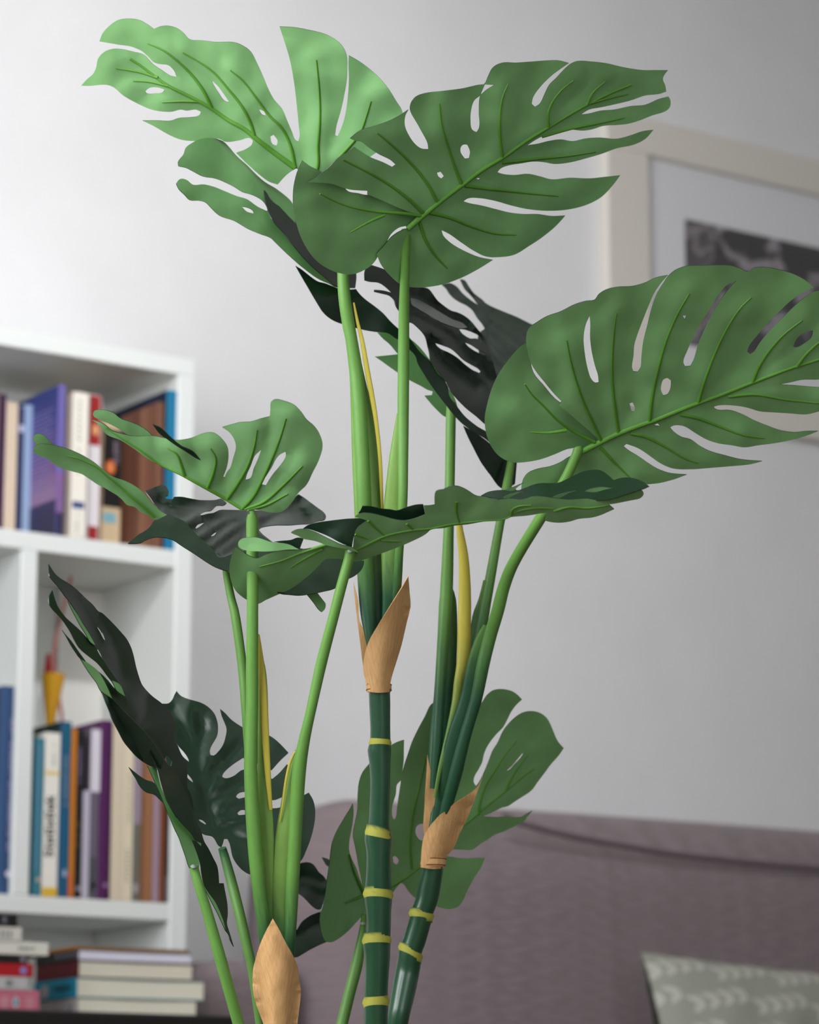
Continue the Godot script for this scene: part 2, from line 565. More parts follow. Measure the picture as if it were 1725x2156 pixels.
	disc(v, "emblem", Vector3(0.0145, 0.026, 0.0009), 0.0042, Color(0.78, 0.76, 0.82))
	book("thin orange and olive booklet beside the bookcase divider", 62.5, 69, 1884, 0.215, a, 0.03, 0.13, Color(0.22, 0.21, 0.11), [["spine_band", 0.0, 1.0, 0.12, 0.33, Color(0.76, 0.45, 0.05)]], Color(0.2, 0.19, 0.1), g)
	v = book("slim teal book beside the white and yellow one", 70.5, 86, 1885, 0.198, a, 0.0, 0.12, Color(0.20, 0.47, 0.53), [["spine_band", 0.0, 0.45, 0.16, 0.96, Color(0.32, 0.50, 0.60)]], Color(-1, 0, 0), g)
	disc(v, "emblem", Vector3(0.006, 0.020, 0.0009), 0.003, Color(0.80, 0.66, 0.58))
	v = book("white book with yellow bands and bold black lettering", 88, 120, 1887, 0.206, a, 0.0, 0.13, Color(0.92, 0.90, 0.86), [["spine_band", 0.0, 1.0, 0.0, 0.055, Color(0.88, 0.71, 0.20)], ["spine_band", 0.0, 1.0, 0.742, 0.762, Color(0.87, 0.77, 0.42)]], Color(-1, 0, 0), g)
	var word := TextMesh.new()
	word.text = "Statistiek"
	var face := SystemFont.new()
	face.font_names = PackedStringArray(["Droid Sans"])
	face.font_weight = 700
	word.font = face
	word.font_size = 16
	word.pixel_size = 0.00106
	word.depth = 0.0006
	word.curve_step = 1.0
	var w := put("title_lettering", word, tone(Color(0.07, 0.06, 0.07)), v)
	w.position = Vector3(0.0086, 0.088, 0.0004)
	w.rotation_degrees.z = 90
	lettering(v, "author_lettering", 0.0125, 0.164, 0.193, 0.0035, 8, Color(0.42, 0.52, 0.42), 22)
	v = book("tall teal blue book with a dark green cover", 121, 143, 1889, 0.222, a, 0.0, 0.15, Color(0.10, 0.33, 0.47), [["spine_band", 0.35, 1.0, 0.84, 0.995, Color(0.02, 0.36, 0.45)], ["spine_band", 0.35, 1.0, 0.14, 0.50, Color(0.02, 0.34, 0.47)]], Color(0.06, 0.17, 0.17), g)
	lettering(v, "title_lettering", 0.0085, 0.115, 0.180, 0.005, 14, Color(0.50, 0.58, 0.64), 31)
	disc(v, "emblem", Vector3(0.009, 0.030, 0.0009), 0.0028, Color(0.62, 0.68, 0.78), 0.005)
	book("thin orange spined book beside the teal one", 144, 155, 1890, 0.214, a, 0.0, 0.13, Color(0.78, 0.47, 0.05), [["spine_band", 0.0, 0.5, 0.0, 0.14, Color(0.86, 0.40, 0.22)]], Color(-1, 0, 0), g)
	v = book("black book with grey and gold lettering", 156, 170, 1891, 0.213, a, 0.0, 0.13, Color(0.06, 0.06, 0.07), [], Color(-1, 0, 0), g)
	lettering(v, "title_lettering", 0.005, 0.145, 0.192, 0.006, 12, Color(0.48, 0.45, 0.55), 41)
	lettering(v, "author_lettering", 0.005, 0.060, 0.098, 0.006, 9, Color(0.42, 0.33, 0.12), 42)
	disc(v, "emblem", Vector3(0.0055, 0.012, 0.0009), 0.003, Color(0.60, 0.56, 0.64))
	book("short pale lilac booklet standing before the grey book", 172, 186, 1892, 0.136, a, 0.0, 0.11, Color(0.74, 0.71, 0.77), [], Color(-1, 0, 0), g)
	book("grey book with a white panel on the upper spine", 187, 205, 1893, 0.218, a, 0.0, 0.13, Color(0.40, 0.36, 0.42), [["label_patch", -0.12, 1.02, 0.62, 0.985, Color(0.86, 0.83, 0.87)], ["spine_band", 0.05, 0.70, 0.02, 0.24, Color(0.27, 0.27, 0.30)], ["label_patch", 0.15, 0.7, 0.06, 0.09, Color(0.60, 0.58, 0.62)]], Color(-1, 0, 0), g)
	v = book("deep purple book beside the grey one", 206.5, 230, 1894, 0.228, a, 0.0, 0.14, Color(0.32, 0.09, 0.33), [["spine_band", 0.55, 1.0, 0.0, 0.99, Color(0.25, 0.05, 0.26)]], Color(-1, 0, 0), g)
	disc(v, "emblem", Vector3(0.010, 0.018, 0.0009), 0.003, Color(0.60, 0.45, 0.62))
	v = book("wide cream book with faint green lettering", 232, 256, 1895, 0.226, a, 0.0, 0.14, Color(0.85, 0.79, 0.69), [], Color(-1, 0, 0), g)
	v = book("pale cream book with two lines of green lettering", 257, 278, 1896, 0.224, a, 0.0, 0.14, Color(0.88, 0.82, 0.72), [], Color(-1, 0, 0), g)
	lettering(v, "title_lettering", 0.007, 0.024, 0.068, 0.0045, 8, Color(0.55, 0.58, 0.48), 51)
	lettering(v, "author_lettering", 0.008, 0.098, 0.165, 0.0045, 10, Color(0.66, 0.68, 0.56), 52)
	book("grey green book beside the pale cream one", 279, 293, 1897, 0.218, a, 0.0, 0.13, Color(0.42, 0.42, 0.37), [["spine_band", 0.0, 1.0, 0.45, 0.85, Color(0.60, 0.54, 0.60)], ["label_patch", 0.1, 0.8, 0.05, 0.10, Color(0.66, 0.62, 0.64)]], Color(-1, 0, 0), g)
	book("tan spined book left of the lilac stripe", 294, 320, 1898, 0.222, a, 0.0, 0.14, Color(0.60, 0.41, 0.27), [["spine_band", 0.0, 0.25, 0.0, 0.99, Color(0.50, 0.33, 0.22)]], Color(-1, 0, 0), g)
	book("thin lilac grey book between tan and brown books", 321, 334, 1899, 0.215, a, 0.0, 0.13, Color(0.64, 0.54, 0.60), [], Color(-1, 0, 0), g)
	book("thin rust brown book near the end of the row", 335, 346, 1900, 0.214, a, 0.0, 0.13, Color(0.48, 0.26, 0.14), [], Color(-1, 0, 0), g)
	book("black and grey book at the right end of the middle row", 347, 357, 1901, 0.205, a, 0.004, 0.13, Color(0.07, 0.07, 0.06), [["spine_band", 0.1, 1.0, 0.0, 0.17, Color(0.42, 0.42, 0.46)]], Color(-1, 0, 0), g)

	# the loose things in the right cell of the middle row
	var back := CASE_Z - 0.196
	var c0 := on_z(126, 1236, back)
	var c1 := on_z(226, 1520, back)
	var card := slab("card", Vector3(c0.x, 0.7475, back - 0.002), Vector3(c1.x, c0.y, back), tone(Color(0.95, 0.94, 0.92), 0.8), self, 0.0004)
	mark(card, "blank white card leaning at the back behind the books", "card")
	var tip := on_z(84, 1530, CASE_Z - 0.1)
	var cone := thing("paper_cone", "yellow paper cone with a red top beside the divider", "paper cone", Vector3(tip.x, 0.953, CASE_Z - 0.075))
	var rows := []
	for i in 9:
		var t := i / 8.0
		rows.append({"c": Vector3(0.001 + 0.004 * t, t * 0.088, 0), "u": Vector3(0.002 + 0.0135 * t, 0, 0), "v": Vector3(0, 0, 0.002 + 0.0135 * t)})
	put("cone", skin(rows, 20), tone(Color(0.82, 0.60, 0.03), 0.7), cone)
	rows = []
	for i in 5:
		var t := i / 4.0
		rows.append({"c": Vector3(-0.003, 0.088 + t * 0.026, 0), "u": Vector3(0.006 - 0.003 * t, 0, 0), "v": Vector3(0, 0, 0.006 - 0.003 * t)})
	put("red_top", skin(rows, 14), tone(Color(0.58, 0.06, 0.07), 0.7), cone)
	var z := CASE_Z - 0.12
	var loop := [on_z(150, 1214, z), on_z(138, 1262, z), on_z(123, 1320, z), on_z(113, 1372, z), on_z(115, 1410, z), on_z(122, 1455, z), on_z(129, 1500, z), on_z(132, 1530, z)]
	var ribbon := put("cord", cord(loop, 0.0022), tone(Color(0.78, 0.46, 0.44), 0.8))
	mark(ribbon, "faded pink cord hanging inside the right cell beside the cone", "cord")


# ---------------------------------------------------------------- the stacks on the low table
func build_stacks() -> void:
	var y0 := 0.5885
	var tb := thing("side_table", "low dark table under the two stacks of books", "table", Vector3(1.6, 0, -3.19))
	slab("tabletop", Vector3(-0.30, y0 - 0.03, -0.16), Vector3(0.2, y0 - 0.0003, 0.16), mats["dark_table"], tb, 0.003)
	for sx in [-0.28, 0.18]:
		for sz in [-0.14, 0.14]:
			slab("leg", Vector3(sx - 0.012, 0, sz - 0.012), Vector3(sx + 0.012, y0 - 0.03, sz + 0.012), mats["dark_table"], tb, 0.002)
	# right stack: spines turned to the left, page edges to the front
	var turn := Basis(Vector3(0.9975, 0, 0.07), Vector3.UP, Vector3(-0.07, 0, 0.9975)).orthonormalized()
	var corner := Vector3(1.682, y0, -3.2)
	var g := "books in the right stack on the low table"
	var paper := Color(0.88, 0.86, 0.78)
	var y := 0.0
	for b in [["thick pale grey book at the bottom of the right stack", 0.0255, 0.156, Color(0.74, 0.70, 0.69), paper, 0.002, 0.004], ["turquoise spined book second from the bottom of the right stack", 0.0235, 0.168, Color(0.02, 0.56, 0.68), paper, 0.0, 0.003], ["dark red spined book third from the bottom of the right stack", 0.0200, 0.150, Color(0.36, 0.06, 0.10), Color(0.86, 0.83, 0.75), 0.002, 0.002], ["book with a dark grey spine and very white pages", 0.0130, 0.149, Color(0.13, 0.13, 0.14), Color(0.86, 0.85, 0.90), 0.001, 0.002], ["thin ochre covered booklet on top of the right stack", 0.0040, 0.147, Color(0.64, 0.40, 0.10), Color(0.62, 0.42, 0.20), 0.0, 0.001]]:
		var o := thing("book", b[0], "book", corner + Vector3(0, y, 0) + turn.x * b[5], g)
		o.basis = turn
		var st := new_tool()
		var t := minf(0.0012, b[1] * 0.25)
		block(st, Vector3(0, 0, -0.128), Vector3(b[2], t, 0), 0.0003)
		block(st, Vector3(0, b[1] - t, -0.128), Vector3(b[2], b[1] - 0.0002, 0), 0.0003)
		put("cover", st.commit(), tone(Color(b[3].r, b[3].g, b[3].b).lerp(Color(0.5, 0.5, 0.46), 0.5)), o)
		slab("spine", Vector3(-0.0012, 0, -0.128), Vector3(0, b[1] - 0.0002, 0), tone(b[3]), o, 0.0005)
		# the page block sags a little towards its middle
		st = new_tool()
		var n := 10
		for i in n:
			var s0: float = b[6] * sin(PI * i / n) * 0.5
			block(st, Vector3((b[2] - 0.001) * i / n + 0.0005, t, -0.126), Vector3((b[2] - 0.001) * (i + 1) / n + 0.0005, b[1] - t - 0.0002, -0.001 - s0), 0.0001)
		put("page_block", st.commit(), tone(b[4], 0.9), o)
		if b[1] > 0.02 and b[1] < 0.024:
			disc_left(o, "print_shape", 0.0, 0.010, -0.094, 0.011, 0.0085, Color(0.72, 0.68, 0.68))
			for k in 6:
				disc_left(o, "title_lettering", 0.0, 0.0125, -0.020 - k * 0.0085, 0.0034, 0.0036, Color(0.03, 0.26, 0.31))
		elif b[1] > 0.025:
			disc_left(o, "emblem", 0.0, 0.0135, -0.020, 0.003, 0.0045, Color(0.34, 0.44, 0.50))
		elif b[1] > 0.010 and b[1] < 0.015:
			for k in 4:
				disc_left(o, "title_lettering", 0.0, 0.0075, -0.010 - k * 0.017, 0.0055, 0.0030, Color(0.42, 0.40, 0.44))
		y += b[1]
	# left stack: spines to the front
	g = "books in the left stack on the low table"
	y = 0.0
	var zf := -3.15
	for b in [["pink book at the bottom of the left stack", 84, 0.0285, Color(0.74, 0.40, 0.47)], ["white and grey book just above the pink one", 59, 0.0150, Color(0.72, 0.70, 0.70)], ["bright red book in the left stack", 69, 0.0152, Color(0.66, 0.06, 0.09)], ["black book just above the red one", 57, 0.0100, Color(0.05, 0.045, 0.055)], ["long white book with rounded spine and small lettering", 100, 0.0152, Color(0.86, 0.84, 0.79)], ["short white book with dark marks near top of left stack", 43, 0.0165, Color(0.82, 0.80, 0.76)], ["black box shaped book topmost of the left stack", 33, 0.0148, Color(0.06, 0.06, 0.07)]]:
		var x1 := on_z(b[1], 2060, zf).x
		var o := thing("book", b[0], "book", Vector3(x1, y0 + y, zf), g)
		o.rotation_degrees.y = -3.0
		var t := 0.0013
		var st := new_tool()
		block(st, Vector3(-0.19, 0, -0.125), Vector3(0, t, -t), 0.0003)
		block(st, Vector3(-0.19, b[2] - t, -0.125), Vector3(0, b[2] - 0.0002, -t), 0.0003)
		put("cover", st.commit(), tone(b[3]), o)
		slab("spine", Vector3(-0.19, 0, -t), Vector3(0, b[2] - 0.0002, 0.001), tone(b[3]), o, 0.0012)
		slab("page_block", Vector3(-0.189, t, -0.124), Vector3(-0.002, b[2] - t - 0.0002, -t), mats["paper"], o, 0.0002)
		var h: float = b[2]
		if b[0].begins_with("pink"):
			disc(o, "emblem", Vector3(-0.030, h * 0.5, 0.0015), 0.004, Color(0.66, 0.72, 0.72), 0.0062)
			disc(o, "emblem", Vector3(-0.030, h * 0.5, 0.0018), 0.0018, Color(0.25, 0.52, 0.56), 0.0035)
			disc(o, "emblem", Vector3(-0.012, h * 0.5, 0.0015), 0.0055, Color(0.76, 0.50, 0.54), 0.0075)
			disc(o, "emblem", Vector3(-0.044, h * 0.5, 0.0015), 0.0055, Color(0.76, 0.52, 0.54), 0.0075)
		elif b[0].begins_with("bright red"):
			disc(o, "emblem", Vector3(-0.0125, h * 0.48, 0.0015), 0.0042, Color(0.52, 0.50, 0.74))
		elif b[0].begins_with("black book"):
			disc(o, "emblem", Vector3(-0.0065, h * 0.5, 0.0015), 0.0032, Color(0.52, 0.48, 0.52))
		elif b[0].begins_with("white and grey"):
			disc(o, "emblem", Vector3(-0.024, h * 0.5, 0.0015), 0.005, Color(0.50, 0.51, 0.50), 0.0042)
		elif b[0].begins_with("long white"):
			var l := Node3D.new()
			l.name = "lettering_holder"
			lettering_line(o, -0.038, -0.017, h * 0.5, 0.0042, 6, Color(0.40, 0.48, 0.44), 61)
		elif b[0].begins_with("short white"):
			for k in 3:
				slab("print_bar", Vector3(-0.028 + k * 0.006, h * 0.2, 0.0009), Vector3(-0.0255 + k * 0.006, h * 0.75, 0.0014), tone(Color(0.44, 0.45, 0.42)), o, 0.0001)
		else:
			for k in 2:
				slab("print_bar", Vector3(-0.034 + k * 0.015, h * 0.25, 0.0009), Vector3(-0.029 + k * 0.015, h * 0.8, 0.0014), tone(Color(0.40, 0.40, 0.42)), o, 0.0001)
		y += b[2]


func lettering_line(o: Node3D, x0: float, x1: float, y: float, tall: float, n: int, c: Color, seed_: int) -> void:
	var rng := RandomNumberGenerator.new()
	rng.seed = seed_
	var st := new_tool()
	var step := (x1 - x0) / n
	for i in n:
		var a: float = x0 + step * i
		block(st, Vector3(a, y - tall / 2, 0.0009), Vector3(a + step * 0.3, y + tall / 2, 0.0015), 0.0001)
		block(st, Vector3(a + step * 0.3, y + (tall / 2 if rng.randf() < 0.5 else 0.0) - tall * 0.25, 0.0009), Vector3(a + step * 0.75, y + tall * 0.25, 0.0015), 0.0001)
	put("title_lettering", st.commit(), tone(c), o)


func disc_left(o: Node3D, called: String, x: float, y: float, z: float, rz: float, ry: float, col: Color) -> void:
	var st := new_tool()
	var c := Vector3(x - 0.0017, y, z)
	for k in 20:
		var p := c + Vector3(0, sin(TAU * k / 20) * ry, cos(TAU * k / 20) * rz)
		var q := c + Vector3(0, sin(TAU * (k + 1) / 20) * ry, cos(TAU * (k + 1) / 20) * rz)
		quad(st, c, p, q, c, Vector3.LEFT)
		quad(st, p, q, q + Vector3(0.0006, 0, 0), p + Vector3(0.0006, 0, 0), (p + q - c * 2.0).normalized())
	put(called, st.commit(), tone(col), o)


# ---------------------------------------------------------------- the sofa, its cushion and the picture
func build_sofa() -> void:
	var m: Material = mats["sofa_cloth"]
	var o := thing("sofa", "mauve grey fabric sofa standing along the back wall", "sofa", Vector3(2.08, 0, -3.3))
	var b := put("backrest", soft_box(Vector3(0.95, 0.27, 0.135), 0.12, 18, 0.010), m, o)
	b.position = Vector3(0.955, 0.632, -0.125)
	b.rotation_degrees.x = 0.0
	var base := put("frame", soft_box(Vector3(1.05, 0.075, 0.42), 0.02, 8), m, o)
	base.position = Vector3(0.93, 0.155, 0.20)
	var seat := put("seat_cushion", soft_box(Vector3(0.93, 0.075, 0.35), 0.03, 12, 0.012), m, o)
	seat.position = Vector3(0.95, 0.31, 0.29)
	for s in [[-0.07, 0.10], [1.95, 0.42]]:
		var arm := put("armrest", soft_box(Vector3(0.065, 0.29, s[1]), 0.025, 10, 0.004), m, o)
		arm.position = Vector3(s[0], 0.385, -0.22 + s[1])
	for sx in [-0.05, 1.9]:
		for sz in [-0.16, 0.56]:
			slab("leg", Vector3(sx - 0.02, 0, sz - 0.02), Vector3(sx + 0.02, 0.09, sz + 0.02), mats["dark_table"], o, 0.003)
	# the welt that droops across the top of the backrest
	var pts := []
	for i in 25:
		var t := i / 24.0
		var p := on_z(lerpf(1085, 2300, t), 0, -3.215)
		pts.append(Vector3(p.x - 2.08, 0.0, 0.0))
	var line := []
	for q in [[1060, 1716], [1100, 1734], [1150, 1748], [1220, 1764], [1300, 1778], [1400, 1796], [1500, 1808], [1600, 1818], [1725, 1829], [1850, 1838], [2000, 1846], [2300, 1862], [2700, 1888]]:
		line.append(on_z(q[0], q[1], -3.285) - Vector3(2.08, 0, -3.3))
	put("welt", cord(line, 0.0042), mats["sofa_piping"], o)

	# cushion with printed sprigs
	var im := Image.create(512, 512, false, Image.FORMAT_RGB8)
	im.fill(Color(0.60, 0.61, 0.56))
	var rng := RandomNumberGenerator.new()
	rng.seed = 5
	for gx in 4:
		for gy in 6:
			var cx := 20.0 + gx * 128 + (60 if gy % 2 else 0)
			var cy := 40.0 + gy * 85
			for k in 4:
				for sd in [-1, 1]:
					var a: float = PI - 0.25 + sd * 0.7
					stamp_leaf(im, Vector2(cx + k * 30.0, cy - k * 8.0), Vector2(cos(a), sin(a)), 34.0, 7.5, Color(0.74, 0.73, 0.69))
	for i in 9000:
		var p := Vector2i(rng.randi_range(0, 511), rng.randi_range(0, 511))
		im.set_pixelv(p, im.get_pixelv(p).lerp(Color(0.50, 0.51, 0.47), 0.35))
	var cm := plain("cushion_print", Color.WHITE, 0.95)
	cm.albedo_texture = ImageTexture.create_from_image(im)
	var cushion := put("cushion", pillow(0.205, 0.15, 0.055), cm)
	cushion.position = Vector3(2.715, 0.5425, -3.135)
	cushion.rotation_degrees = Vector3(-16, 0, -3.0)
	mark(cushion, "grey green cushion with pale leaf sprigs on the sofa", "cushion")


func stamp_leaf(im: Image, c: Vector2, d: Vector2, long: float, wide: float, col: Color) -> void:
	var n := Vector2(-d.y, d.x)
	for i in 60:
		for j in 22:
			var s := i / 59.0
			var t := j / 21.0 * 2.0 - 1.0
			var p := c + d * long * s + n * wide * t * sin(PI * pow(s, 0.7))
			var q := Vector2i(int(p.x) % 512, int(p.y) % 512)
			if q.x >= 0 and q.y >= 0:
				im.set_pixelv(q, col)


func pillow(hx: float, hy: float, thick: float) -> ArrayMesh:
	var st := new_tool()
	var n := 28
	for s in [-1.0, 1.0]:
		for i in n + 1:
			for j in n + 1:
				var u := float(i) / n * 2.0 - 1.0
				var v := float(j) / n * 2.0 - 1.0
				var k := pow(maxf(0.0, (1.0 - 0.985 * u * u) * (1.0 - 0.985 * v * v)), 0.5)
				var px := u * hx * (1.0 - 0.055 * (1.0 - v * v) * u * u)
				var py := v * hy * (1.0 - 0.03 * (1.0 - u * u) * v * v)
				st.set_uv(Vector2(u * 0.5 + 0.5, 0.5 - v * 0.5))
				st.add_vertex(Vector3(px, py, s * (thick * k + 0.004 * wave.get_noise_2d(u * 300, v * 300) * k)))
		var base := 0 if s < 0 else (n + 1) * (n + 1)
		for i in n:
			for j in n:
				var a := base + i * (n + 1) + j
				var q := [a, a + n + 1, a + n + 2, a + 1]
				for id in ([0, 2, 1, 0, 3, 2] if s > 0 else [0, 1, 2, 0, 2, 3]):
					st.add_index(q[id])
	st.generate_normals()
	return st.commit()


func build_picture() -> void:
	var o := thing("framed_picture", "large white framed dark photograph hanging on the back wall", "picture", Vector3(2.769, 1.572, WALL_Z + 0.001))
	var w := 0.62
	var h := 0.481
	var bar := 0.088
	var m: Material = plain("picture_frame_paint", Color(0.86, 0.84, 0.80), 0.5)
	for b in [["frame_bar", 0.0, 0.0, w, 0.06], ["frame_bar", 0.0, h - 0.06, w, h], ["frame_bar", 0.0, 0.06, bar, h - 0.06], ["frame_bar", w - bar, 0.06, w, h - 0.06]]:
		slab(b[0], Vector3(b[1], b[2], 0), Vector3(b[3], b[4], 0.021), m, o, 0.003)
	slab("mat_board", Vector3(bar - 0.004, 0.056, 0.004), Vector3(w - bar + 0.004, h - 0.056, 0.0085), plain("mat_board", Color(0.86, 0.86, 0.87), 0.9), o, 0.0004)
	var im := Image.create(192, 128, false, Image.FORMAT_RGB8)
	var n := FastNoiseLite.new()
	n.seed = 77
	n.frequency = 0.022
	n.fractal_octaves = 3
	for x in 192:
		for y in 128:
			var v := n.get_noise_2d(x, y * 1.0)
			var edge := 30.0 + 6.0 * sin(y * 0.09)
			var c := Color(0.10, 0.075, 0.08) if v < 0.10 else Color(0.10, 0.075, 0.08).lerp(Color(0.56, 0.53, 0.55), clampf((v - 0.10) * 5.0, 0, 1))
			if x < edge:
				c = Color(0.55, 0.52, 0.53).lerp(Color(0.24, 0.22, 0.22), clampf(absf(v) * 3.4, 0, 1))
			im.set_pixel(x, y, c)
	var pm := plain("photo_print", Color.WHITE, 0.5)
	pm.albedo_texture = ImageTexture.create_from_image(im)
	pm.texture_repeat = false
	var q := QuadMesh.new()
	q.size = Vector2(0.33, 0.21)
	var p := put("photograph", q, pm, o)
	p.position = Vector3(0.166 + 0.165, 0.332 - 0.105, 0.0092)
	var glass := plain("picture_glass", Color(1, 1, 1, 0.03), 0.04)
	glass.transparency = BaseMaterial3D.TRANSPARENCY_ALPHA
	glass.metallic_specular = 0.2
	slab("pane", Vector3(bar, 0.06, 0.0115), Vector3(w - bar, h - 0.06, 0.0125), glass, o, 0.0001)


# ---------------------------------------------------------------- the plant
func smooth(flat: Array, closed: bool, step: float) -> PackedVector2Array:
	var p := PackedVector2Array()
	for i in flat.size() / 2:
		p.append(Vector2(flat[i * 2], flat[i * 2 + 1]))
	var n := p.size()
	var out := PackedVector2Array()
	for i in (n if closed else n - 1):
		var a := p[i]
		var b := p[(i + 1) % n]
		var m0 := slope_at(p, i, closed)
		var m1 := slope_at(p, (i + 1) % n, closed)
		var d := a.distance_to(b)
		if d < 0.01:
			continue
		var m0v := (b - a) if m0 == Vector2.ZERO else m0 * d
		var m1v := (b - a) if m1 == Vector2.ZERO else m1 * d
		var k := maxi(1, int(ceil(d / step)))
		for j in k:
			var t := float(j) / k
			var t2 := t * t
			var t3 := t2 * t
			out.append(a * (2 * t3 - 3 * t2 + 1) + m0v * (t3 - 2 * t2 + t) + b * (3 * t2 - 2 * t3) + m1v * (t3 - t2))
	if not closed:
		out.append(p[n - 1])
	return out


# unit tangent at a traced point, zero at a corner
func slope_at(p: PackedVector2Array, i: int, closed: bool) -> Vector2:
	var n := p.size()
	if not closed and (i == 0 or i == n - 1):
		return Vector2.ZERO
	var u := (p[i] - p[(i + n - 1) % n]).normalized()
	var v := (p[(i + 1) % n] - p[i]).normalized()
	if u.dot(v) < 0.55:
		return Vector2.ZERO
	return (u + v).normalized()


func start_leaf() -> void:
	ribs = []
	holes = []
	sheets = []
	rides = 0
	shells = {}


func shell(key: int) -> Dictionary:
	if not shells.has(key):
		shells[key] = {"v": PackedVector3Array(), "n": PackedVector3Array(), "i": PackedInt32Array()}
	return shells[key]


func hole(flat: Array) -> void:
	holes.append(smooth(flat, true, 6.0))


func no_holes() -> void:
	holes = []


func ride(i: int) -> void:
	rides = i


func midrib(flat: Array, r0: float, r1: float) -> void:
	ribs.append({"p": smooth(flat, false, 8.0), "r0": r0, "r1": r1, "name": "midrib", "sheet": rides})


func vein(flat: Array, r0: float, r1: float) -> void:
	ribs.append({"p": smooth(flat, false, 8.0), "r0": r0, "r1": r1, "name": "vein", "sheet": rides})


func plane_through(a: Array) -> Vector3:
	# depth = x * px + y * py + z through three (px, py, depth) anchors
	var b := Basis(Vector3(a[0], a[3], a[6]), Vector3(a[1], a[4], a[7]), Vector3(1, 1, 1))
	return b.inverse() * Vector3(a[2], a[5], a[8])


func depth_at(s: Dictionary, p: Vector2) -> float:
	if s.has("axis"):
		var ax: Array = s.axis
		var t := clampf((p.y - ax[1]) / (ax[3] - ax[1]), -0.1, 1.0)
		var cx := lerpf(ax[0], ax[2], t)
		var r := lerpf(s.r, 25.0, t)
		var u := clampf(absf(p.x - cx) / r, 0.0, 1.0)
		return s.d - s.bulge * lerpf(1.0, 0.55, t) * sqrt(1.0 - u * u * 0.98) + 0.0009 * wave.get_noise_2d(p.x * 5.0, p.y * 1.5)
	var near := 1e9
	for r in ribs:
		if r.sheet == s.at:
			var pts: PackedVector2Array = r.p
			for i in range(0, pts.size() - 1):
				var q := Geometry2D.get_closest_point_to_segment(p, pts[i], pts[i + 1])
				near = minf(near, q.distance_squared_to(p))
	var puff: float = (1.0 - exp(-near / 900.0)) * s.amp * 0.001
	if s.side == TOP:
		puff = puff * 0.6 + (1.0 - exp(-near / 110.0)) * s.amp * 0.0004
	return s.plane.x * p.x + s.plane.y * p.y + s.plane.z + (puff if s.side == UNDER else -puff) + 0.0035 * wave.get_noise_2d(p.x, p.y)


func piece(side: int, flat: Array, anchors: Array, amp := 2.6) -> void:
	var s := {"side": side, "plane": plane_through(anchors), "amp": amp, "at": sheets.size()}
	sheets.append(s)
	build_sheet(s, flat, side, TOP if side == UNDER else UNDER, 0.0005)


func round_piece(flat: Array, d: float, axis: Array, r: float, bulge: float) -> void:
	var s := {"side": HUSK, "axis": axis, "d": d, "r": r, "bulge": bulge, "at": sheets.size()}
	sheets.append(s)
	build_sheet(s, flat, HUSK, HUSK, 0.0006)


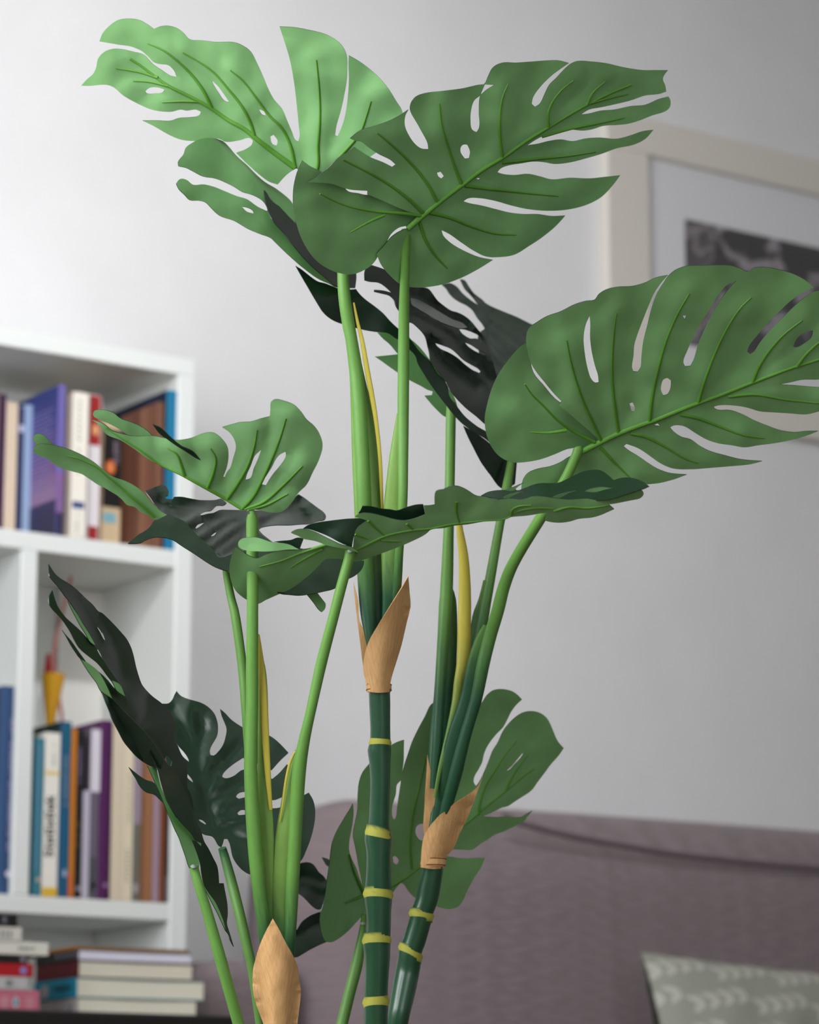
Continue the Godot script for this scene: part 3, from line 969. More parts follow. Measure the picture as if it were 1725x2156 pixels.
func build_sheet(s: Dictionary, flat: Array, front: int, back: int, thick: float) -> void:
	var outline := smooth(flat, true, 6.0)
	var loops := [outline]
	for h: PackedVector2Array in holes:
		if Geometry2D.is_point_in_polygon(h[0], outline) and Geometry2D.is_point_in_polygon(h[h.size() / 2], outline):
			loops.append(h)
	var pts := PackedVector2Array()
	var starts := []
	var cells := {}
	for l: PackedVector2Array in loops:
		starts.append(pts.size())
		for q in l:
			pts.append(q + Vector2(0.013 * sin(pts.size() * 1.7), 0.013 * cos(pts.size() * 2.3)))
			cells[Vector2i((q / 5.0).floor())] = true
	starts.append(pts.size())
	var lo := outline[0]
	var hi := outline[0]
	for q in outline:
		lo = lo.min(q)
		hi = hi.max(q)
	var step := 8.5
	var row := 0
	var y := lo.y + 3.0
	while y < hi.y:
		var x := lo.x + (step / 2.0 if row % 2 else 0.0)
		while x < hi.x:
			var q := Vector2(x + 0.6 * sin(x * 3.1 + y), y + 0.6 * cos(y * 2.7 + x))
			var c := Vector2i((q / 5.0).floor())
			var free := true
			for dx in [-1, 0, 1]:
				for dy in [-1, 0, 1]:
					if cells.has(c + Vector2i(dx, dy)):
						free = false
			if free and inside(q, loops):
				pts.append(q)
			x += step
		y += step * 0.87
		row += 1
	var tri := Geometry2D.triangulate_delaunay(pts)
	var n := pts.size()
	var pos := PackedVector3Array()
	var nor := PackedVector3Array()
	pos.resize(n)
	nor.resize(n)
	for i in n:
		pos[i] = at(pts[i].x, pts[i].y, depth_at(s, pts[i]))
	var keep := PackedInt32Array()
	for t in range(0, tri.size(), 3):
		var a := tri[t]
		var b := tri[t + 1]
		var c := tri[t + 2]
		if not inside((pts[a] + pts[b] + pts[c]) / 3.0, loops):
			continue
		if (pts[b] - pts[a]).cross(pts[c] - pts[a]) < 0.0:
			var k := b
			b = c
			c = k
		keep.append_array(PackedInt32Array([a, b, c]))
		var fn := (pos[c] - pos[a]).cross(pos[b] - pos[a])
		nor[a] += fn
		nor[b] += fn
		nor[c] += fn
	for i in n:
		nor[i] = nor[i].normalized() if nor[i].length_squared() > 0.0 else -ahead
	var f := shell(front)
	var base: int = f.v.size()
	for i in n:
		f.v.append(pos[i] + nor[i] * thick / 2.0)
		f.n.append(nor[i])
	for t in keep:
		f.i.append(base + t)
	var g := shell(back)
	base = g.v.size()
	for i in n:
		g.v.append(pos[i] - nor[i] * thick / 2.0)
		g.n.append(-nor[i])
	for t in range(0, keep.size(), 3):
		g.i.append_array(PackedInt32Array([base + keep[t], base + keep[t + 2], base + keep[t + 1]]))
	# the cut edge
	var e := shell(HUSK if front == HUSK else TOP)
	for l in loops.size():
		var m: int = starts[l + 1] - starts[l]
		for k in m:
			var i: int = starts[l] + k
			var j: int = starts[l] + (k + 1) % m
			var out := (pos[j] - pos[i]).cross(nor[i]).normalized()
			var mid := (pts[i] + pts[j]) / 2.0
			var probe := mid + Vector2(pts[j].y - pts[i].y, pts[i].x - pts[j].x).normalized() * 0.8
			var side_px := at(probe.x, probe.y, 2.0) - at(mid.x, mid.y, 2.0)
			if (side_px.dot(out) > 0.0) == inside(probe, loops):
				out = -out
			var q := [pos[i] + nor[i] * thick / 2.0, pos[j] + nor[j] * thick / 2.0, pos[j] - nor[j] * thick / 2.0, pos[i] - nor[i] * thick / 2.0]
			base = e.v.size()
			for v in q:
				e.v.append(v)
				e.n.append(out)
			var flip: bool = (q[1] - q[0]).cross(q[2] - q[0]).dot(out) > 0.0
			for id in ([0, 2, 1, 0, 3, 2] if flip else [0, 1, 2, 0, 2, 3]):
				e.i.append(base + id)


func inside(q: Vector2, loops: Array) -> bool:
	if not Geometry2D.is_point_in_polygon(q, loops[0]):
		return false
	for l in range(1, loops.size()):
		if Geometry2D.is_point_in_polygon(q, loops[l]):
			return false
	return true


func shell_mesh() -> ArrayMesh:
	var mesh := ArrayMesh.new()
	for key: int in shells:
		var s: Dictionary = shells[key]
		var arrays := []
		arrays.resize(Mesh.ARRAY_MAX)
		arrays[Mesh.ARRAY_VERTEX] = s.v
		arrays[Mesh.ARRAY_NORMAL] = s.n
		arrays[Mesh.ARRAY_INDEX] = s.i
		mesh.add_surface_from_arrays(Mesh.PRIMITIVE_TRIANGLES, arrays)
		mesh.surface_set_material(mesh.get_surface_count() - 1, mats[["leaf_underside", "leaf_upper_side", "husk_paper"][key]])
	return mesh


func end_leaf(_look: String, label := "") -> void:
	var o := put("leaf", shell_mesh(), null, plant, label)
	for r in ribs:
		if r.r0 <= 0.0:
			continue
		var s: Dictionary = sheets[r.sheet]
		var pts: PackedVector2Array = r.p
		var rows := []
		var c := []
		for q in pts:
			c.append(at(q.x, q.y, depth_at(s, q) - 0.0004))
		for i in pts.size():
			var t: Vector3 = (c[mini(i + 1, pts.size() - 1)] - c[maxi(i - 1, 0)]).normalized()
			var rad := lerpf(r.r0, r.r1, float(i) / (pts.size() - 1)) * 2.5 / FOCAL
			var u := t.cross(ahead).normalized()
			rows.append({"c": c[i], "u": u * rad, "v": u.cross(t).normalized() * rad * 0.75})
		put(r.name, skin(rows, 8), mats["vein_green" if s.side == UNDER else "upper_vein"], o)


func end_husk(c: Vector2, c2: Vector2, r: float, d: float) -> void:
	var o := put("husk", shell_mesh(), null, plant, "tan papery husk")
	var rows := []
	for i in 5:
		var t := i / 4.0
		var q := c.lerp(c2, t)
		var k := r * (1.0 + 0.06 * sin(t * PI)) * d / FOCAL
		rows.append({"c": at(q.x, q.y, d + 0.004), "u": right * k, "v": Vector3(ahead.x, 0, ahead.z).normalized() * k})
	put("neck_band", skin(rows, 20), mats["husk_paper"], o)
	for t in [0.18, 0.86]:
		var ring := []
		for j in 25:
			var q := c.lerp(c2, t)
			var k := (r + 0.6) * d / FOCAL
			ring.append(at(q.x, q.y, d + 0.004) + right * cos(TAU * j / 24) * k + Vector3(ahead.x, 0, ahead.z).normalized() * sin(TAU * j / 24) * k)
		put("crease", cord(ring, 0.00045, 6), mats["husk_crease"], o)


# rows of [left, right, y, depth]; dye runs from dark to light between two heights
func stalk(called: String, key: String, flat: Array, flatness: float, dye: Array, ridge := 0.0, label := "", foot := [], parent: Node = null) -> MeshInstance3D:
	var rows := []
	var n := flat.size() / 4
	for i in n - 1:
		var steps := maxi(2, int(absf(flat[i * 4 + 6] - flat[i * 4 + 2]) / 9.0))
		for j in steps + (1 if i == n - 2 else 0):
			var t := float(j) / steps
			var v := []
			for k in 4:
				var a: float = flat[maxi(i - 1, 0) * 4 + k]
				var b: float = flat[i * 4 + k]
				var c: float = flat[(i + 1) * 4 + k]
				var d: float = flat[mini(i + 2, n - 1) * 4 + k]
				v.append(cubic_interpolate(b, c, a, d, t) if n > 3 else lerpf(b, c, t))
			rows.append({"c": at((v[0] + v[1]) / 2.0, v[2], v[3]), "h": (v[1] - v[0]) / 2.0 * v[3] / FOCAL, "y": v[2]})
	for q: Array in foot:       # [place, radius]
		var a: Vector3 = rows[-1].c
		var h: float = rows[-1].h
		for j in 10:
			var t := (j + 1) / 10.0
			rows.append({"c": a.lerp(q[0], t), "h": lerpf(h, q[1], t), "y": rows[-1].y + 60.0})
	var sides := 20
	for i in rows.size():
		var r: Dictionary = rows[i]
		var t: Vector3 = (rows[mini(i + 1, rows.size() - 1)].c - rows[maxi(i - 1, 0)].c).normalized()
		var u := ahead.cross(t).normalized()
		var tilt := absf(u.dot(right))
		r.u = u * r.h * tilt
		r.v = u.cross(t).normalized() * r.h * flatness
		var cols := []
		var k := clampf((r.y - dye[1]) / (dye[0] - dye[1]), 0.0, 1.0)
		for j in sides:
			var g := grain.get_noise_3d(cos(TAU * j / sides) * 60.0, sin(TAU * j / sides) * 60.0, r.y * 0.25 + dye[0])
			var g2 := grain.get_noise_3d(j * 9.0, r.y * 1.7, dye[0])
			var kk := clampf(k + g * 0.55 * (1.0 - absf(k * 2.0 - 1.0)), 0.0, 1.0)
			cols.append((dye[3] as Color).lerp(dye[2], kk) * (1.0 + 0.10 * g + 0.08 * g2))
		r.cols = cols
	var o := put(called, skin(rows, sides, ridge), mats[key], parent if parent else plant, label)
	return o


func rings(o: MeshInstance3D, list: Array) -> void:
	# yellow node rings: [left, right, y, depth, half height, tilt]
	for q: Array in list:
		var rows := []
		var lean: float = q[5]
		for i in 9:
			var t := i / 4.0 - 1.0
			var bump := 0.0010 * (exp(-pow((t + 0.1) * 2.6, 2.0))) - 0.0003 * absf(t)
			var h: float = (q[1] - q[0]) / 2.0 * q[3] / FOCAL + bump
			var cols := []
			for j in 20:
				var g := grain.get_noise_3d(cos(TAU * j / 20) * 90.0, sin(TAU * j / 20) * 90.0, q[2] + t * 30.0)
				var k := clampf(1.7 * (1.0 - t * t) + g * 1.5 * (1.0 - t * t), 0.0, 1.0)
				cols.append(Color(0.02, 0.08, 0.034).lerp(Color(0.40, 0.39, 0.055), k))
			var side := (right + above * lean).normalized()
			rows.append({"c": at((q[0] + q[1]) / 2.0, q[2] + t * q[4], q[3]), "u": side * h, "v": Vector3(ahead.x, 0, ahead.z).normalized() * h, "cols": cols})
		put("node_ring", skin(rows, 20), mats["ring_dye"], o, "yellow mottled node ring")


func build_plant() -> void:
	var soil := at(775, 2156, 1.98)
	soil.y = 0.235
	plant = thing("monstera_plant", "tall artificial monstera with split green leaves and bamboo-like ringed stems", "plant", Vector3(soil.x, 0, soil.z))
	plant.position = Vector3.ZERO
	build_leaves()
	build_stalks(soil)
	# the pot, below the frame
	var prof := [[0.0, 0.0], [0.085, 0.0], [0.095, 0.01], [0.118, 0.24], [0.122, 0.26], [0.112, 0.26], [0.108, 0.235]]
	var st := new_tool()
	var n := 40
	for i in prof.size() - 1:
		for k in n:
			var q := []
			for e in [[i, k], [i + 1, k], [i + 1, k + 1], [i, k + 1]]:
				var a: float = TAU * e[1] / n
				q.append(Vector3(soil.x + cos(a) * prof[e[0]][0], prof[e[0]][1] + 0.0005, soil.z + sin(a) * prof[e[0]][0]))
			var t := Vector2(prof[i + 1][0] - prof[i][0], prof[i + 1][1] - prof[i][1]).normalized()
			var am := TAU * (k + 0.5) / n
			quad(st, q[0], q[1], q[2], q[3], Vector3(cos(am) * t.y, -t.x, sin(am) * t.y).normalized())
	put("pot", st.commit(), mats["pot_glaze"], plant)
	var rows := []
	for i in 2:
		rows.append({"c": Vector3(soil.x, 0.225 + i * 0.01, soil.z), "u": Vector3(0.108, 0, 0), "v": Vector3(0, 0, 0.108)})
	put("soil", skin(rows, 32), mats["soil"], plant)


func build_stalks(soil: Vector3) -> void:
	var light := Color(0.118, 0.272, 0.052)
	var dark := Color(0.018, 0.075, 0.032)
	var lime := Color(0.22, 0.34, 0.075)
	var yellow := Color(0.50, 0.42, 0.055)
	var bamboo := [9000.0, 9100.0, dark, Color(0.016, 0.078, 0.026)]
	# middle stem
	var s := stalk("stem", "stem_dye", [777, 821, 1452, 2.0, 777, 822, 1470, 2.0, 780, 822, 1540, 2.0, 778, 823, 1566, 2.0, 774, 824, 1580, 2.0, 777, 823, 1600, 2.0, 780, 822, 1640, 2.0, 779, 821, 1690, 2.0, 776, 821, 1735, 2.0, 768, 826, 1760, 2.0, 768, 827, 1772, 2.0, 772, 824, 1800, 2.0, 770, 824, 1850, 2.0, 767, 826, 1876, 2.0, 767, 826, 1894, 2.0, 771, 824, 1925, 2.0, 771, 823, 1960, 2.0, 764, 823, 1982, 2.0, 767, 822, 2010, 2.0, 768, 819, 2050, 2.0, 767, 817, 2087, 2.0, 766, 818, 2112, 2.0, 767, 817, 2135, 2.0, 766, 817, 2165, 2.0], 1.0, bamboo, 0.0, "", [[soil + Vector3(0.01, -0.01, 0.0), 0.0085]])
	rings(s, [[779, 822, 1566, 2.0, 15, 0.0], [770, 825, 1763, 2.0, 21, -0.28], [767, 826, 1885, 2.0, 17, -0.05], [765, 822, 1982, 2.0, 18, 0.03], [766, 818, 2111, 2.0, 17, 0.05]])
	# right stem
	s = stalk("stem", "stem_dye", [889, 935, 1822, 2.06, 888, 933, 1836, 2.06, 881, 929, 1864, 2.06, 874, 923, 1896, 2.06, 864, 913, 1922, 2.06, 862, 910, 1934, 2.06, 857, 906, 1952, 2.06, 846, 897, 1984, 2.06, 839, 890, 2002, 2.06, 838, 888, 2014, 2.06, 832, 884, 2047, 2.06, 824, 875, 2090, 2.055, 818, 865, 2130, 2.05, 812, 858, 2165, 2.05], 1.0, bamboo, 0.0, "", [[soil + Vector3(-0.02, -0.01, -0.035), 0.0085]])
	rings(s, [[863, 912, 1927, 2.06, 13, -0.12], [839, 890, 2006, 2.06, 14, -0.42]])
	# front stem, hidden by its husk
	stalk("stem", "stem_dye", [568, 610, 2120, 1.885, 570, 612, 2160, 1.885, 574, 614, 2200, 1.885], 1.0, bamboo, 0.0, "", [[soil + Vector3(-0.03, -0.01, 0.02), 0.0085]])
	# upper sheaths and petioles on the middle stem
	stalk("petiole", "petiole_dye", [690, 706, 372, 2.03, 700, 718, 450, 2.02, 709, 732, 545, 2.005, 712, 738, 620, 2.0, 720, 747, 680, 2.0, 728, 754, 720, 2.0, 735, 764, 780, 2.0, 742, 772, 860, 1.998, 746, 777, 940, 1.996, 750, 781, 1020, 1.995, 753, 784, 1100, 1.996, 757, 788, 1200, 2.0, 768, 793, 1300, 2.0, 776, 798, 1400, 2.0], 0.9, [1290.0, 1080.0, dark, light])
	stalk("petiole_sheath", "petiole_dye", [733, 757, 740, 2.008, 737, 770, 800, 2.008, 740, 790, 880, 2.008, 742, 801, 950, 2.008, 746, 806, 1040, 2.008, 749, 811, 1110, 2.008, 753, 813, 1200, 2.007, 760, 812, 1290, 2.005, 775, 806, 1370, 2.0, 782, 810, 1430, 2.0], 0.32, [1260.0, 1100.0, dark, lime.lerp(light, 0.6)], 0.04)
	stalk("leaf_sheath_tip", "petiole_dye", [743, 747, 637, 2.0, 750, 757, 680, 2.0, 758, 767, 716, 2.0, 768, 779, 780, 2.0, 779, 790, 840, 2.0, 788, 797, 890, 1.999, 796, 804, 960, 1.998, 800, 807, 1030, 2.0, 803, 808, 1080, 2.002], 0.5, [2000.0, 2100.0, yellow, yellow], 0.0, "yellow edge of the sheath")
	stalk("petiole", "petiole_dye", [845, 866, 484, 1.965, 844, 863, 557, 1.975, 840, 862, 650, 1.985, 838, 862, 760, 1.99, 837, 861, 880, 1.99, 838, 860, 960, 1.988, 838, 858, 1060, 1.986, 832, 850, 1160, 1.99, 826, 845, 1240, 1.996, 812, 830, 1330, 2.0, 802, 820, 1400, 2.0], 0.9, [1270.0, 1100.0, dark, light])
	stalk("petiole_sheath", "petiole_dye", [836, 850, 870, 1.996, 828, 856, 917, 1.996, 822, 858, 954, 1.996, 816, 858, 1000, 1.996, 811, 857, 1045, 1.996, 807, 854, 1090, 1.996, 804, 849, 1160, 1.996, 806, 845, 1250, 1.997, 804, 834, 1330, 1.998, 800, 826, 1420, 2.0], 0.35, [1260.0, 1110.0, dark, lime.lerp(light, 0.45)], 0.04)
	# sheaths and petioles on the right stem
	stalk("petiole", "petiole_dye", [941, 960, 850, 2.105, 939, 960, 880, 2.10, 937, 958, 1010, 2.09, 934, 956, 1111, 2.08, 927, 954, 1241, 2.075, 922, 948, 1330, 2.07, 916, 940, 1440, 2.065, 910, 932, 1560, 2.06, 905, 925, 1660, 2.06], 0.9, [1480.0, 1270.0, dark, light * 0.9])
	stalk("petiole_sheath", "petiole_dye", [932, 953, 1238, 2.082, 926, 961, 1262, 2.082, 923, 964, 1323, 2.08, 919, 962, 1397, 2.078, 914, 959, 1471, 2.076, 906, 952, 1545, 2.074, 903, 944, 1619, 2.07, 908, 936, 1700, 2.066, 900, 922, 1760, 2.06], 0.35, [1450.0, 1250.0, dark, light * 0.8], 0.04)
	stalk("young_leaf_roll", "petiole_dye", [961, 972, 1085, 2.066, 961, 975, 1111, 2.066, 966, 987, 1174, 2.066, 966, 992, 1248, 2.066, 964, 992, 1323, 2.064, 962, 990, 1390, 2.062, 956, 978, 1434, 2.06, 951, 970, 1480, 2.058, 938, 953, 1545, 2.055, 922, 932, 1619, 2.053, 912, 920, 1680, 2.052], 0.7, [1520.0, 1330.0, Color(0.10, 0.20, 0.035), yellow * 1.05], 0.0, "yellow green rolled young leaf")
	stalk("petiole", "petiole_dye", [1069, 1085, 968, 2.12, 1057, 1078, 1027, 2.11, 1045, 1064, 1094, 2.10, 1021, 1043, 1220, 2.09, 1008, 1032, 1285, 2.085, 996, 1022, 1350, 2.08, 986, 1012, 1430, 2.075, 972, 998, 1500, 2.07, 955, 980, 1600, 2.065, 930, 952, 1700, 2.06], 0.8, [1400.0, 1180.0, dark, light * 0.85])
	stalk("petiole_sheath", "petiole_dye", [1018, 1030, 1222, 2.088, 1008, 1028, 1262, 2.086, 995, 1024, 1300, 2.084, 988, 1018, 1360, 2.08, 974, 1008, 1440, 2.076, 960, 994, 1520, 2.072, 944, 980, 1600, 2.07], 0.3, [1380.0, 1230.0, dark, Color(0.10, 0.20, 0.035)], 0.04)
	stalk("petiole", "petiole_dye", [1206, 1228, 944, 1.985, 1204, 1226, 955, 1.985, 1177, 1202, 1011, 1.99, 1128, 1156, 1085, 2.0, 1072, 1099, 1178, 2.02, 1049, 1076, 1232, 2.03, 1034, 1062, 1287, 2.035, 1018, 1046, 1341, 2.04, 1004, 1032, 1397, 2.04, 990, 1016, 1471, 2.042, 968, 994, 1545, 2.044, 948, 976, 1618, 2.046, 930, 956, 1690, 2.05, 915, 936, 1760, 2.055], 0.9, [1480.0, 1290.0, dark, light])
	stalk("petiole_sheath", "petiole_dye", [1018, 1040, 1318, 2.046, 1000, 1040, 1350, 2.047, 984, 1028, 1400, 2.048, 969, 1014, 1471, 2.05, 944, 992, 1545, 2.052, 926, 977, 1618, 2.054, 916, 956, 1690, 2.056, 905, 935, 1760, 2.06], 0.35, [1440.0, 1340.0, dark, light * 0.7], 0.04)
	# sheaths and petioles on the front stem
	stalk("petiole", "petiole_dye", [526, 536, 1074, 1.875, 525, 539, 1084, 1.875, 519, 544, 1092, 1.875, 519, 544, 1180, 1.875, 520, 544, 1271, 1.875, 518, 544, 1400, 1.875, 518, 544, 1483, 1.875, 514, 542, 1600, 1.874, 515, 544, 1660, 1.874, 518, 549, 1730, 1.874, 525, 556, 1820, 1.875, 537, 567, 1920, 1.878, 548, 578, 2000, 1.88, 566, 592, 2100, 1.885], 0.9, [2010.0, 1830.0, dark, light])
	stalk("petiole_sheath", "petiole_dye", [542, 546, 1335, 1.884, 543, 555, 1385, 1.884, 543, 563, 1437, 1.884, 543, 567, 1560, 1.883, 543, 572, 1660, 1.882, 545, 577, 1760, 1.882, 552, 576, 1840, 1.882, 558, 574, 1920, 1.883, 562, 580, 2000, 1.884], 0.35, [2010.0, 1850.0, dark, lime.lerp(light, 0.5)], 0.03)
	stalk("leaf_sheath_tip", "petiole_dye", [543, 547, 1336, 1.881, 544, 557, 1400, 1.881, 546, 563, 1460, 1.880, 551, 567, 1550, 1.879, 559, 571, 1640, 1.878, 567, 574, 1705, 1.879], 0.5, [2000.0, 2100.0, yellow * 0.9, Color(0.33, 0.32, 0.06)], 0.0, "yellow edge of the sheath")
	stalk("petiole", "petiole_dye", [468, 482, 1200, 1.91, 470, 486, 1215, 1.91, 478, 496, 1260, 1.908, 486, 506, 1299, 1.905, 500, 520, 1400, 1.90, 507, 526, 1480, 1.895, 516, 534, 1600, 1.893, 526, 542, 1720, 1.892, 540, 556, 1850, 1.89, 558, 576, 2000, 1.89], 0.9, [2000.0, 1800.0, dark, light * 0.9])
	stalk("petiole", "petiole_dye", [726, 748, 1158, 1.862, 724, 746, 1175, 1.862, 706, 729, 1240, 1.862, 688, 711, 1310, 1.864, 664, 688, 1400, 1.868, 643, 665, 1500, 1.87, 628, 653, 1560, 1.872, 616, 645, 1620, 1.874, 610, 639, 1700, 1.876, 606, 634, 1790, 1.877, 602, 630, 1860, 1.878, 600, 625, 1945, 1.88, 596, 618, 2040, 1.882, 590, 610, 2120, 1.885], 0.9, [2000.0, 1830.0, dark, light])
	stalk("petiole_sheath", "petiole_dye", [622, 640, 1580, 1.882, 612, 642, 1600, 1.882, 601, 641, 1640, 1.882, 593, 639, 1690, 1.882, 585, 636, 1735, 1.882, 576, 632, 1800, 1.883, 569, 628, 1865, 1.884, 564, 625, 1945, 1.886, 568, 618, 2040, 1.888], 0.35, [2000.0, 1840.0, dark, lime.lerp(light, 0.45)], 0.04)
	stalk("leaf_sheath_tip", "petiole_dye", [620, 625, 1582, 1.878, 609, 615, 1602, 1.877, 600, 606, 1640, 1.877, 594, 598, 1690, 1.878, 588, 591, 1730, 1.879], 0.5, [2000.0, 2100.0, yellow * 0.9, yellow * 0.9], 0.0, "yellow edge of the sheath")
	# long petioles rising from the pot
	stalk("petiole", "petiole_dye", [398, 417, 1822, 1.872, 399, 419, 1830, 1.872, 411, 433, 1875, 1.87, 424, 447, 1917, 1.87, 449, 475, 2011, 1.87, 470, 495, 2085, 1.872, 490, 515, 2156, 1.875], 0.95, [9000.0, 9100.0, light, light], 0.0, "", [[soil + Vector3(-0.05, -0.01, 0.03), 0.006]])
	stalk("petiole", "petiole_dye", [459, 477, 1786, 1.97, 462, 482, 1800, 1.97, 475, 498, 1853, 1.965, 495, 518, 1932, 1.955, 510, 532, 1995, 1.95, 521, 541, 2040, 1.948, 538, 555, 2156, 1.945], 0.95, [1780.0, 1880.0, dark, light * 0.75], 0.0, "", [[soil + Vector3(-0.045, -0.01, -0.01), 0.006]])
	stalk("petiole", "petiole_dye", [760, 772, 1925, 2.085, 758, 771, 1950, 2.085, 740, 765, 2026, 2.08, 724, 749, 2090, 2.075, 708, 733, 2156, 2.07], 0.95, [9000.0, 9100.0, light * 0.8, light * 0.8], 0.0, "", [[soil + Vector3(-0.025, -0.01, -0.05), 0.006]])
	# white glue left at the joints
	for q in [[408, 1824, 1.868, 8], [764, 1944, 2.08, 6], [738, 1160, 1.858, 7], [858, 486, 1.964, 5]]:
		var rows := []
		for i in 7:
			var a := PI * (i / 6.0 - 0.5)
			var k: float = q[3] * q[2] / FOCAL
			rows.append({"c": at(q[0], q[1], q[2]) + above * sin(a) * k * 0.5, "u": right * maxf(cos(a), 0.05) * k, "v": ahead * maxf(cos(a), 0.05) * k})
		put("glue_bead", skin(rows, 10), tone(Color(0.55, 0.62, 0.58), 0.5), plant, "pale bead of glue")


func build_leaves() -> void:
	start_leaf() # light green leaf at the upper left
	midrib([621.7, 353, 584.8, 326.1, 550, 300, 515.2, 271.7, 480.4, 252.2, 445.7, 228.3, 415.2, 210.9, 384.8, 195.7, 354.3, 180.4, 323.9, 158.7, 297.8, 139.1, 273.9, 123.9], 5, 2)
	vein([621.7, 353, 610.9, 304.3, 593.5, 269.6, 567.4, 243.5, 541.3, 208.7, 510.9, 169.6, 484.8, 147.8], 3.2, 1.2)
	vein([537, 291.3, 528.3, 260.9, 510.9, 226.1, 480.4, 187, 450, 152.2, 419.6, 130.4, 384.8, 110.9], 3.2, 1.2)
	vein([445.7, 226.1, 428.3, 191.3, 406.5, 160.9, 376.1, 130.4, 341.3, 104.3, 310.9, 91.3], 3.2, 1.2)
	vein([419.6, 213, 384.8, 213, 341.3, 215.2], 3.2, 1.2)
	vein([354.3, 180.4, 315.2, 171.7, 280.4, 170.4], 3.2, 1.2)
	vein([332.6, 163, 297.8, 152.2, 243.5, 143.5], 3.2, 1.2)
	vein([650, 369.6, 665.2, 360.9, 669.6, 304.3, 673.9, 243.5, 671.7, 182.6, 666.1, 126.1], 3.2, 1.2)
	vein([715.2, 330.4, 758.7, 278.3, 771.7, 243.5, 781.3, 213], 3.2, 1.2)
	hole([305.7, 192.2, 315.2, 184.8, 332.6, 183.9, 346.5, 188.3, 341.3, 194.8, 323.9, 197, 308.7, 196.5])
	hole([445.7, 168.7, 458.7, 180.4, 471.7, 197.8, 483.5, 215.2, 473.9, 213, 460.9, 195.7, 450, 178.3])
	hole([544.8, 229.6, 556.5, 234.8, 560, 243.5, 552.2, 241.3])
	hole([569.6, 287, 576.1, 283.5, 584.8, 295.7, 582.6, 306.5, 573.9, 303.5])
	piece(UNDER, [170.9, 180.4, 182.6, 167.4, 197, 154.3, 203, 141.3, 206.5, 123.9, 217.4, 110.9, 234.8, 103.5, 256.5, 103.5, 280.4, 108.7, 303, 115.2, 321.7, 134.8, 341.3, 147.8, 358.7, 158.7, 371.7, 161.7, 367.4, 150, 354.3, 137, 337, 134.8, 323.9, 130.4, 310.9, 117.4, 297.8, 106.5, 276.1, 97.8, 252.2, 94.3, 234.8, 91.3, 209.6, 87, 215.2, 71.7, 230.4, 54.3, 247.8, 42.6, 269.6, 39.1, 293.5, 42.2, 310.9, 51.3, 323.9, 60.9, 337, 55.7, 354.3, 54.3, 371.7, 58.7, 387, 69.6, 400, 82.6, 423.9, 84.8, 454.3, 88.3, 493.5, 89.1, 510.9, 95.7, 528.3, 108.7, 541.3, 132.6, 554.3, 160.9, 565.2, 187, 578.3, 210.9, 593.5, 228.3, 604.3, 252.2, 615.2, 278.3, 623, 295.7, 628.3, 297.8, 631.3, 287, 629.1, 260.9, 624.8, 217.4, 619.6, 173.9, 610.9, 126.1, 597.8, 82.6, 589.1, 55.7, 619.6, 57.4, 654.3, 63.9, 684.8, 71.7, 708.7, 84.8, 721.7, 97.8, 730.4, 117.4, 731.7, 143.5, 730.4, 169.6, 725.2, 200, 718.7, 230.4, 708.7, 265.2, 705.7, 284.8, 710.9, 287, 719.6, 267.4, 727, 243.5, 733, 200, 734.8, 165.2, 733.9, 130.4, 734.8, 116.5, 758.7, 130.4, 789.1, 154.3, 815.2, 182.6, 834.8, 213, 847.8, 237, 841.3, 269.6, 802.2, 313, 750, 347.8, 693.5, 373.9, 650, 369.6, 623.9, 354.3, 613, 360.9, 602.2, 369.6, 584.8, 388.3, 567.4, 382.6, 543.5, 365.2, 519.6, 343.5, 497.8, 321.7, 519.6, 313, 530.4, 304.3, 532.6, 295.7, 526.1, 290.4, 506.5, 294.8, 473.9, 297.8, 463, 292.2, 450, 292.2, 410.9, 296.5, 380.4, 293.5, 354.3, 282.6, 323.9, 265.2, 300, 253.5, 332.6, 253.5, 358.7, 254.3, 376.1, 248.7, 397.8, 247, 419.6, 242.6, 423, 234.8, 413, 230.4, 393.5, 232.6, 380.4, 230.4, 363, 234.8, 345.7, 234.8, 319.6, 230.4, 289.1, 217.4, 258.7, 200, 241.3, 184.8, 228.3, 179.1, 215.2, 178.3, 193.5, 180.4], [621, 353, 2.03, 171, 180, 2.025, 655, 60, 1.975])
	end_leaf("bright leaf", "light green leaf at the upper left")
	start_leaf() # large leaf at the top, pointing right
	midrib([858.6, 481.9, 890.6, 453.8, 934.9, 417.8, 974.4, 388.3, 1013.8, 358.7, 1058.1, 331.6, 1107.4, 297.1, 1151.7, 270, 1196.1, 242.9, 1235.5, 220.7, 1279.9, 198.6, 1329.1, 177.9], 5, 2)
	vein([888.1, 453.8, 836.4, 448.9, 787.1, 444.9, 737.8, 435.1, 703.3, 422.8, 673.8, 408], 3.2, 1.2)
	vein([809.3, 452.3, 777.2, 467.1, 737.8, 489.3], 3.2, 1.2)
	vein([890.6, 447.4, 856.1, 415.4, 811.7, 383.3, 777.2, 363.6, 723, 336.5], 3.2, 1.2)
	vein([919.2, 422.8, 905.4, 395.7, 880.7, 361.2, 851.2, 329.1, 821.6, 302, 794.5, 279.9], 3.2, 1.2)
	vein([971.9, 388.3, 959.6, 356.2, 944.8, 311.9, 930, 262.6, 925.1, 218.3], 3.2, 1.2)
	vein([1058.1, 331.6, 1053.2, 292.2, 1053.2, 238, 1060.6, 198.6, 1070.4, 176.4], 3.2, 1.2)
	vein([1154.2, 267.5, 1154.2, 238, 1164.1, 213.3, 1186.2, 186.2, 1208.4, 169], 3.2, 1.2)
	vein([1235.5, 220.7, 1247.8, 196.1, 1274.9, 171.4], 3.2, 1.2)
	vein([1245.4, 215.8, 1289.7, 204.5, 1324.2, 197.6], 3.2, 1.2)
	vein([1141.9, 287.2, 1205.9, 270, 1270, 257.7, 1314.4, 247.8], 3.2, 1.2)
